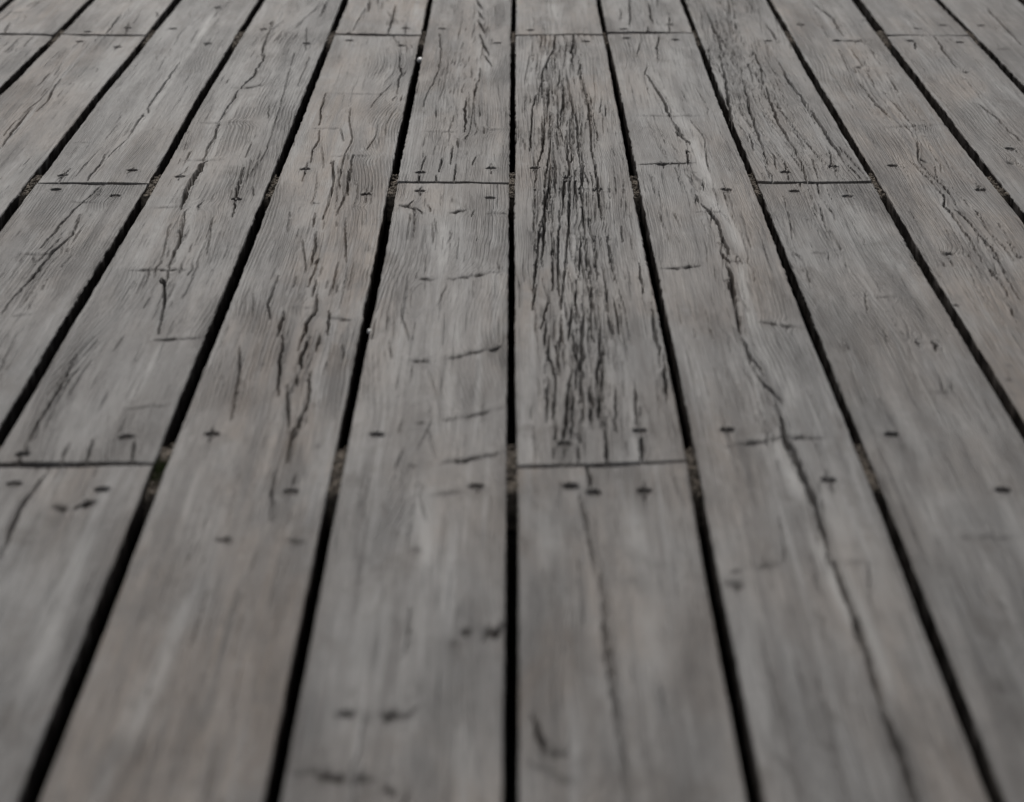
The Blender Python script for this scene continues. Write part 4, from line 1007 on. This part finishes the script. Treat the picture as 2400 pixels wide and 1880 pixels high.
    # nail pits
    for (nx, ny_) in nl:
        dd = np.sqrt((X - nx) ** 2 + (Y - ny_) ** 2)
        pit = np.clip((0.0054 - dd) / 0.0010, 0, 1)
        near = dd < 0.012
        H = np.where(near, np.maximum(H, -0.0012) * (1 - pit) - pit * 0.0034, H)
        H += 0.0003 * np.exp(-((dd - 0.0082) / 0.0014) ** 2)
        S = np.maximum(S, 0.38 * np.exp(-(dd / 0.0075) ** 2))
        S = np.maximum(S, 0.18 * np.exp(-((X - nx) / 0.003) ** 2 - ((Y - ny_) / 0.03) ** 2))
    for (nx, ny_) in nl:
        if rng.random() < 0.33:
            a = rng.uniform(0.010, 0.022)
            lat_groove(H, X, Y, rows, [(nx + rng.normal(0, .001), ny_ - a), (nx, ny_ - 0.006)], 0.0016, 0.006, nx * 99)
            lat_groove(H, X, Y, rows, [(nx, ny_ + 0.006), (nx + rng.normal(0, .001), ny_ + a * 0.9)], 0.0016, 0.006, nx * 77)
    H = np.maximum(H, -0.019)
    # worn edges
    r = 0.0013 + 0.0006 * vnoise(Y * 20, B.seed)
    de = np.minimum(X - L[:, None], R[:, None] - X); q = np.clip(1 - de / r, 0, 1)
    H -= r * (1 - np.sqrt(np.clip(1 - q * q, 0, 1))) * 0.9
    re = 0.0018; de = np.minimum(Y - Y[0:1, :], Y[-1:, :] - Y); q = np.clip(1 - de / re, 0, 1)
    H -= re * (1 - np.sqrt(np.clip(1 - q * q, 0, 1))) * 0.9
    lift, tilt = LEVEL(strip, y0)
    H += lift + tilt * (X - xm)
    # closed cross-section: side, top, side
    def padc(a, l_, r_): return np.concatenate([l_, a, r_], 1)
    rr_ = len(rows); one = np.ones((rr_, 1))
    sideL = L[:, None] + 0.0005 * vnoise(rows * 80, B.seed + 8)[:, None]; sideR = R[:, None] + 0.0005 * vnoise(rows * 80, B.seed + 12)[:, None]
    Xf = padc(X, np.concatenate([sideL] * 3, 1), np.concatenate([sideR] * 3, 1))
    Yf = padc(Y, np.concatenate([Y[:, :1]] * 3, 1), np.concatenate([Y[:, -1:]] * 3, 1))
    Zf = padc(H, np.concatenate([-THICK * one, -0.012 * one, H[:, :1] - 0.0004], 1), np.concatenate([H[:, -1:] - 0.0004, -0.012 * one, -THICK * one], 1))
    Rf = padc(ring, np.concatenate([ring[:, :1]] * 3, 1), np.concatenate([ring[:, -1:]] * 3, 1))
    Sf = padc(S, np.full((rr_, 3), 0.97), np.full((rr_, 3), 0.97)); pad0 = lambda a: padc(a, a[:, :1].repeat(3, 1), a[:, -1:].repeat(3, 1)); Lf = pad0(relief); Wf = pad0(warm); Pf = pad0(pale * 1.0)  # board sides near-black: the shade of the gaps is painted into their colour
    # end walls
    def cap(a, f, l_): return np.concatenate([f, a, l_], 0)
    Xf = cap(Xf, Xf[:1], Xf[-1:]); Yf = cap(Yf, Yf[:1], Yf[-1:]); Zf = cap(Zf, np.full_like(Zf[:1], -THICK), np.full_like(Zf[:1], -THICK))
    Rf = cap(Rf, Rf[:1], Rf[-1:]); Sf = cap(Sf, Sf[:1], Sf[-1:]); Lf = cap(Lf, Lf[:1], Lf[-1:]); Wf = cap(Wf, Wf[:1], Wf[-1:]); Pf = cap(Pf, Pf[:1], Pf[-1:])
    nr, nc = Xf.shape
    ym = (y0 + y1) / 2
    co = np.stack([Xf - xm, Yf - ym, Zf], -1).reshape(-1, 3)
    idx = np.arange(nr * nc).reshape(nr, nc)
    f = np.stack([idx[:-1, :-1], idx[:-1, 1:], idx[1:, 1:], idx[1:, :-1]], -1).reshape(-1, 4)
    und = np.stack([idx[:-1, -1], idx[:-1, 0], idx[1:, 0], idx[1:, -1]], -1)
    f = np.concatenate([f, und], 0)
    stats['tris'] += 2 * len(f)
    me = mesh_from('plank', co, f, M_WOOD)
    for nm, arr in (('ring', Rf), ('stain_and_shade', Sf), ('relief', Lf), ('warm', Wf), ('pale', Pf)):
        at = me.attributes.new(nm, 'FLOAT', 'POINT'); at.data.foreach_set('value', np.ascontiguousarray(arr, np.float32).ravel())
    o = link(bpy.data.objects.new('plank', me), deck); o.location = (xm, ym, 0.0)
    lab = PLANK_LABELS.get((strip, round(y0, 2)))
    if lab: o['label'] = lab
    for (nx, ny_) in nl:
        nb = link(bpy.data.objects.new('nail', NAIL_MESHES[int(rng.integers(3))]), o)
        nb.location = (nx - xm, ny_ - ym, -0.0024 + lift + tilt * (nx - xm))
        nb.rotation_euler = (rng.normal(0, .06), rng.normal(0, .06), rng.uniform(0, 6)); k = rng.uniform(0.88, 1.06); nb.scale = (k, k, 1)
    return o

def LEVEL(strip, y0):
    q = np.random.default_rng(abs(strip * 101) + (3 if strip < 0 else 0) + 7)
    return q.normal(0, 0.0010) + 0.0005 * y0, q.normal(0, 0.009)

def nail_mesh(seed):
    q = np.random.default_rng(seed); n = 18
    co = []; 
    for (r, z) in ((0.0046, -0.010), (0.0046, 0.0000), (0.0041, 0.0005), (0.0022, 0.0007)):
        for i in range(n):
            a = i / n * 2 * math.pi; rr = r * (1 + 0.05 * math.sin(2 * a + seed) + q.normal(0, 0.012))
            co.append((rr * math.cos(a), rr * math.sin(a), z + (q.normal(0, 0.00008) if z > 0 else 0)))
    me = bpy.data.meshes.new('nail'); fs = []
    for k in range(3):
        for i in range(n): fs.append((k * n + i, k * n + (i + 1) % n, (k + 1) * n + (i + 1) % n, (k + 1) * n + i))
    fs.append(tuple(3 * n + i for i in range(n)))
    me.from_pydata(co, [], fs); me.materials.append(M_NAIL)
    return me
NAIL_MESHES = [nail_mesh(i) for i in range(3)]

J1, J2, J3 = (round(joist_y(j), 2) for j in (1, 2, 3))
B_SKEW = {(0, J1): 0.011, (0, J3): 0.006}
PLANK_LABELS = {(0, J1): 'deeply checked plank with many dark splits along its heart', (2, J2): 'plank covered in long dark checks',
                (1, round(joist_y(0), 2)): 'plank with one long winding split down its length'}

for strip in range(FIRST, LAST + 1):
    js = JOINTS.get(strip, ((-1, 2, 4), (0, 3, 5), (1, 3), (-1, 1, 4))[strip % 4])
    cuts = [J_MIN] + list(js) + [J_MAX]
    for a, b in zip(cuts[:-1], cuts[1:]):
        if b <= a: continue
        build_board(strip, joist_y(a), joist_y(b), -7 <= strip <= 6)

# ------------------------------------------------------------------ soil and grit caught in the gaps on top of the joists
def ico():
    t = (1 + 5 ** 0.5) / 2
    v = np.array([(-1, t, 0), (1, t, 0), (-1, -t, 0), (1, -t, 0), (0, -1, t), (0, 1, t), (0, -1, -t), (0, 1, -t), (t, 0, -1), (t, 0, 1), (-t, 0, -1), (-t, 0, 1)], float)
    v /= np.linalg.norm(v[0])
    f = np.array([(0, 11, 5), (0, 5, 1), (0, 1, 7), (0, 7, 10), (0, 10, 11), (1, 5, 9), (5, 11, 4), (11, 10, 2), (10, 7, 6), (7, 1, 8), (3, 9, 4), (3, 4, 2), (3, 2, 6), (3, 6, 8), (3, 8, 9), (4, 9, 5), (2, 4, 11), (6, 2, 10), (8, 6, 7), (9, 8, 1)])
    return v, f
IV, IF = ico()
cv, cf, base = [], [], 0
for k in range(-7, 8):
    for j in (1, 2, 3):
        yj = joist_y(j); el, er = (float(q) for q in gap_edges(k, np.array([yj]))) if False else [float(q[0]) for q in gap_edges(k, np.array([yj]))]
        m, nrow = 6, 46
        ys = np.linspace(yj - 0.058, yj + 0.058, nrow)
        e0, e1 = gap_edges(k, ys)
        fill = -0.0042 + 0.003 * vnoise(ys * 35, k * 2.7 + j) - 0.022 * np.clip((np.abs(ys - yj) - 0.045) / 0.013, 0, 1)
        for i in range(nrow):
            for q in range(m):
                x = e0[i] - 0.0006 + (e1[i] - e0[i] + 0.0012) * q / (m - 1)
                cv.append((x, ys[i], fill[i] + 0.0016 * float(vnoise(ys[i] * 300, x * 400 + k))))
        for i in range(nrow - 1):
            for q in range(m - 1):
                a = base + i * m + q
                cf.append((a, a + 1, a + m + 1)); cf.append((a, a + m + 1, a + m))
        base += nrow * m
        for _ in range(75):
            y = rng.uniform(yj - 0.055, yj + 0.055); t = rng.uniform(0.1, 0.9)
            i = int((y - ys[0]) / (ys[1] - ys[0])); x = e0[i] + (e1[i] - e0[i]) * t
            r = rng.uniform(0.0006, 0.0021)
            p = IV * r * rng.uniform(0.6, 1.25, (12, 1)) * np.array([1, rng.uniform(1, 1.8), 0.8]) + np.array([x, y, fill[i] + r * 0.6])
            cv.extend(map(tuple, p)); cf.extend(map(tuple, IF + base)); base += 12
me = mesh_from('grit', np.array(cv), np.array(cf), M_SOIL, False, 3)
tag(link(bpy.data.objects.new('grit', me)), 'sandy grit and soil caught in the plank gaps above the joists', 'grit', kind='stuff')

# green moss on the grit by the left-hand butt joint
cv, cf, base = [], [], 0
mx, my = float(np.mean([q[0] for q in gap_edges(-2, np.array([1.555]))])), 1.555
for _ in range(260):
    x = mx + rng.uniform(-0.0040, 0.0040); y = my + rng.normal(0, 0.010); z = -0.0040 + rng.uniform(0, 0.003)
    a = rng.uniform(0, 6.28); h = rng.uniform(0.001, 0.0028); w = 0.0006
    cv += [(x - w * math.cos(a), y - w * math.sin(a), z), (x + w * math.cos(a), y + w * math.sin(a), z), (x + rng.normal(0, .0007), y + rng.normal(0, .0007), z + h)]
    cf.append((base, base + 1, base + 2)); base += 3
me = mesh_from('moss', np.array(cv), np.array(cf), M_MOSS, False, 3)
tag(link(bpy.data.objects.new('moss', me)), 'tiny tuft of green moss in a plank gap beside a butt joint', 'moss', kind='stuff')

# two pale pebbles wedged in the gap left of the middle
for (x, y, r, lab) in ((-0.1196, 3.010, 0.0042, 'tiny white pebble wedged in a dark plank gap, the far one of two'),
                       (-0.1182, 1.872, 0.0024, 'tiny white pebble wedged in a dark plank gap, the near one of two')):
    p = IV.copy(); fs = IF.copy()
    import bmesh
    bm = bmesh.new(); bmesh.ops.create_icosphere(bm, subdivisions=3, radius=r)
    for v in bm.verts:
        d = 1 + 0.16 * float(vnoise(v.co.x * 300, v.co.y * 300 + v.co.z * 200)); v.co *= d; v.co.y *= 1.25; v.co.z *= 0.9
    me = bpy.data.meshes.new('pebble'); bm.to_mesh(me); bm.free(); me.materials.append(M_PEBBLE)
    for pl in me.polygons: pl.use_smooth = True
    o = link(bpy.data.objects.new('pebble', me)); o.location = (x, y, -0.0012)
    tag(o, lab, 'pebble')
print('triangles in boards', stats['tris'])
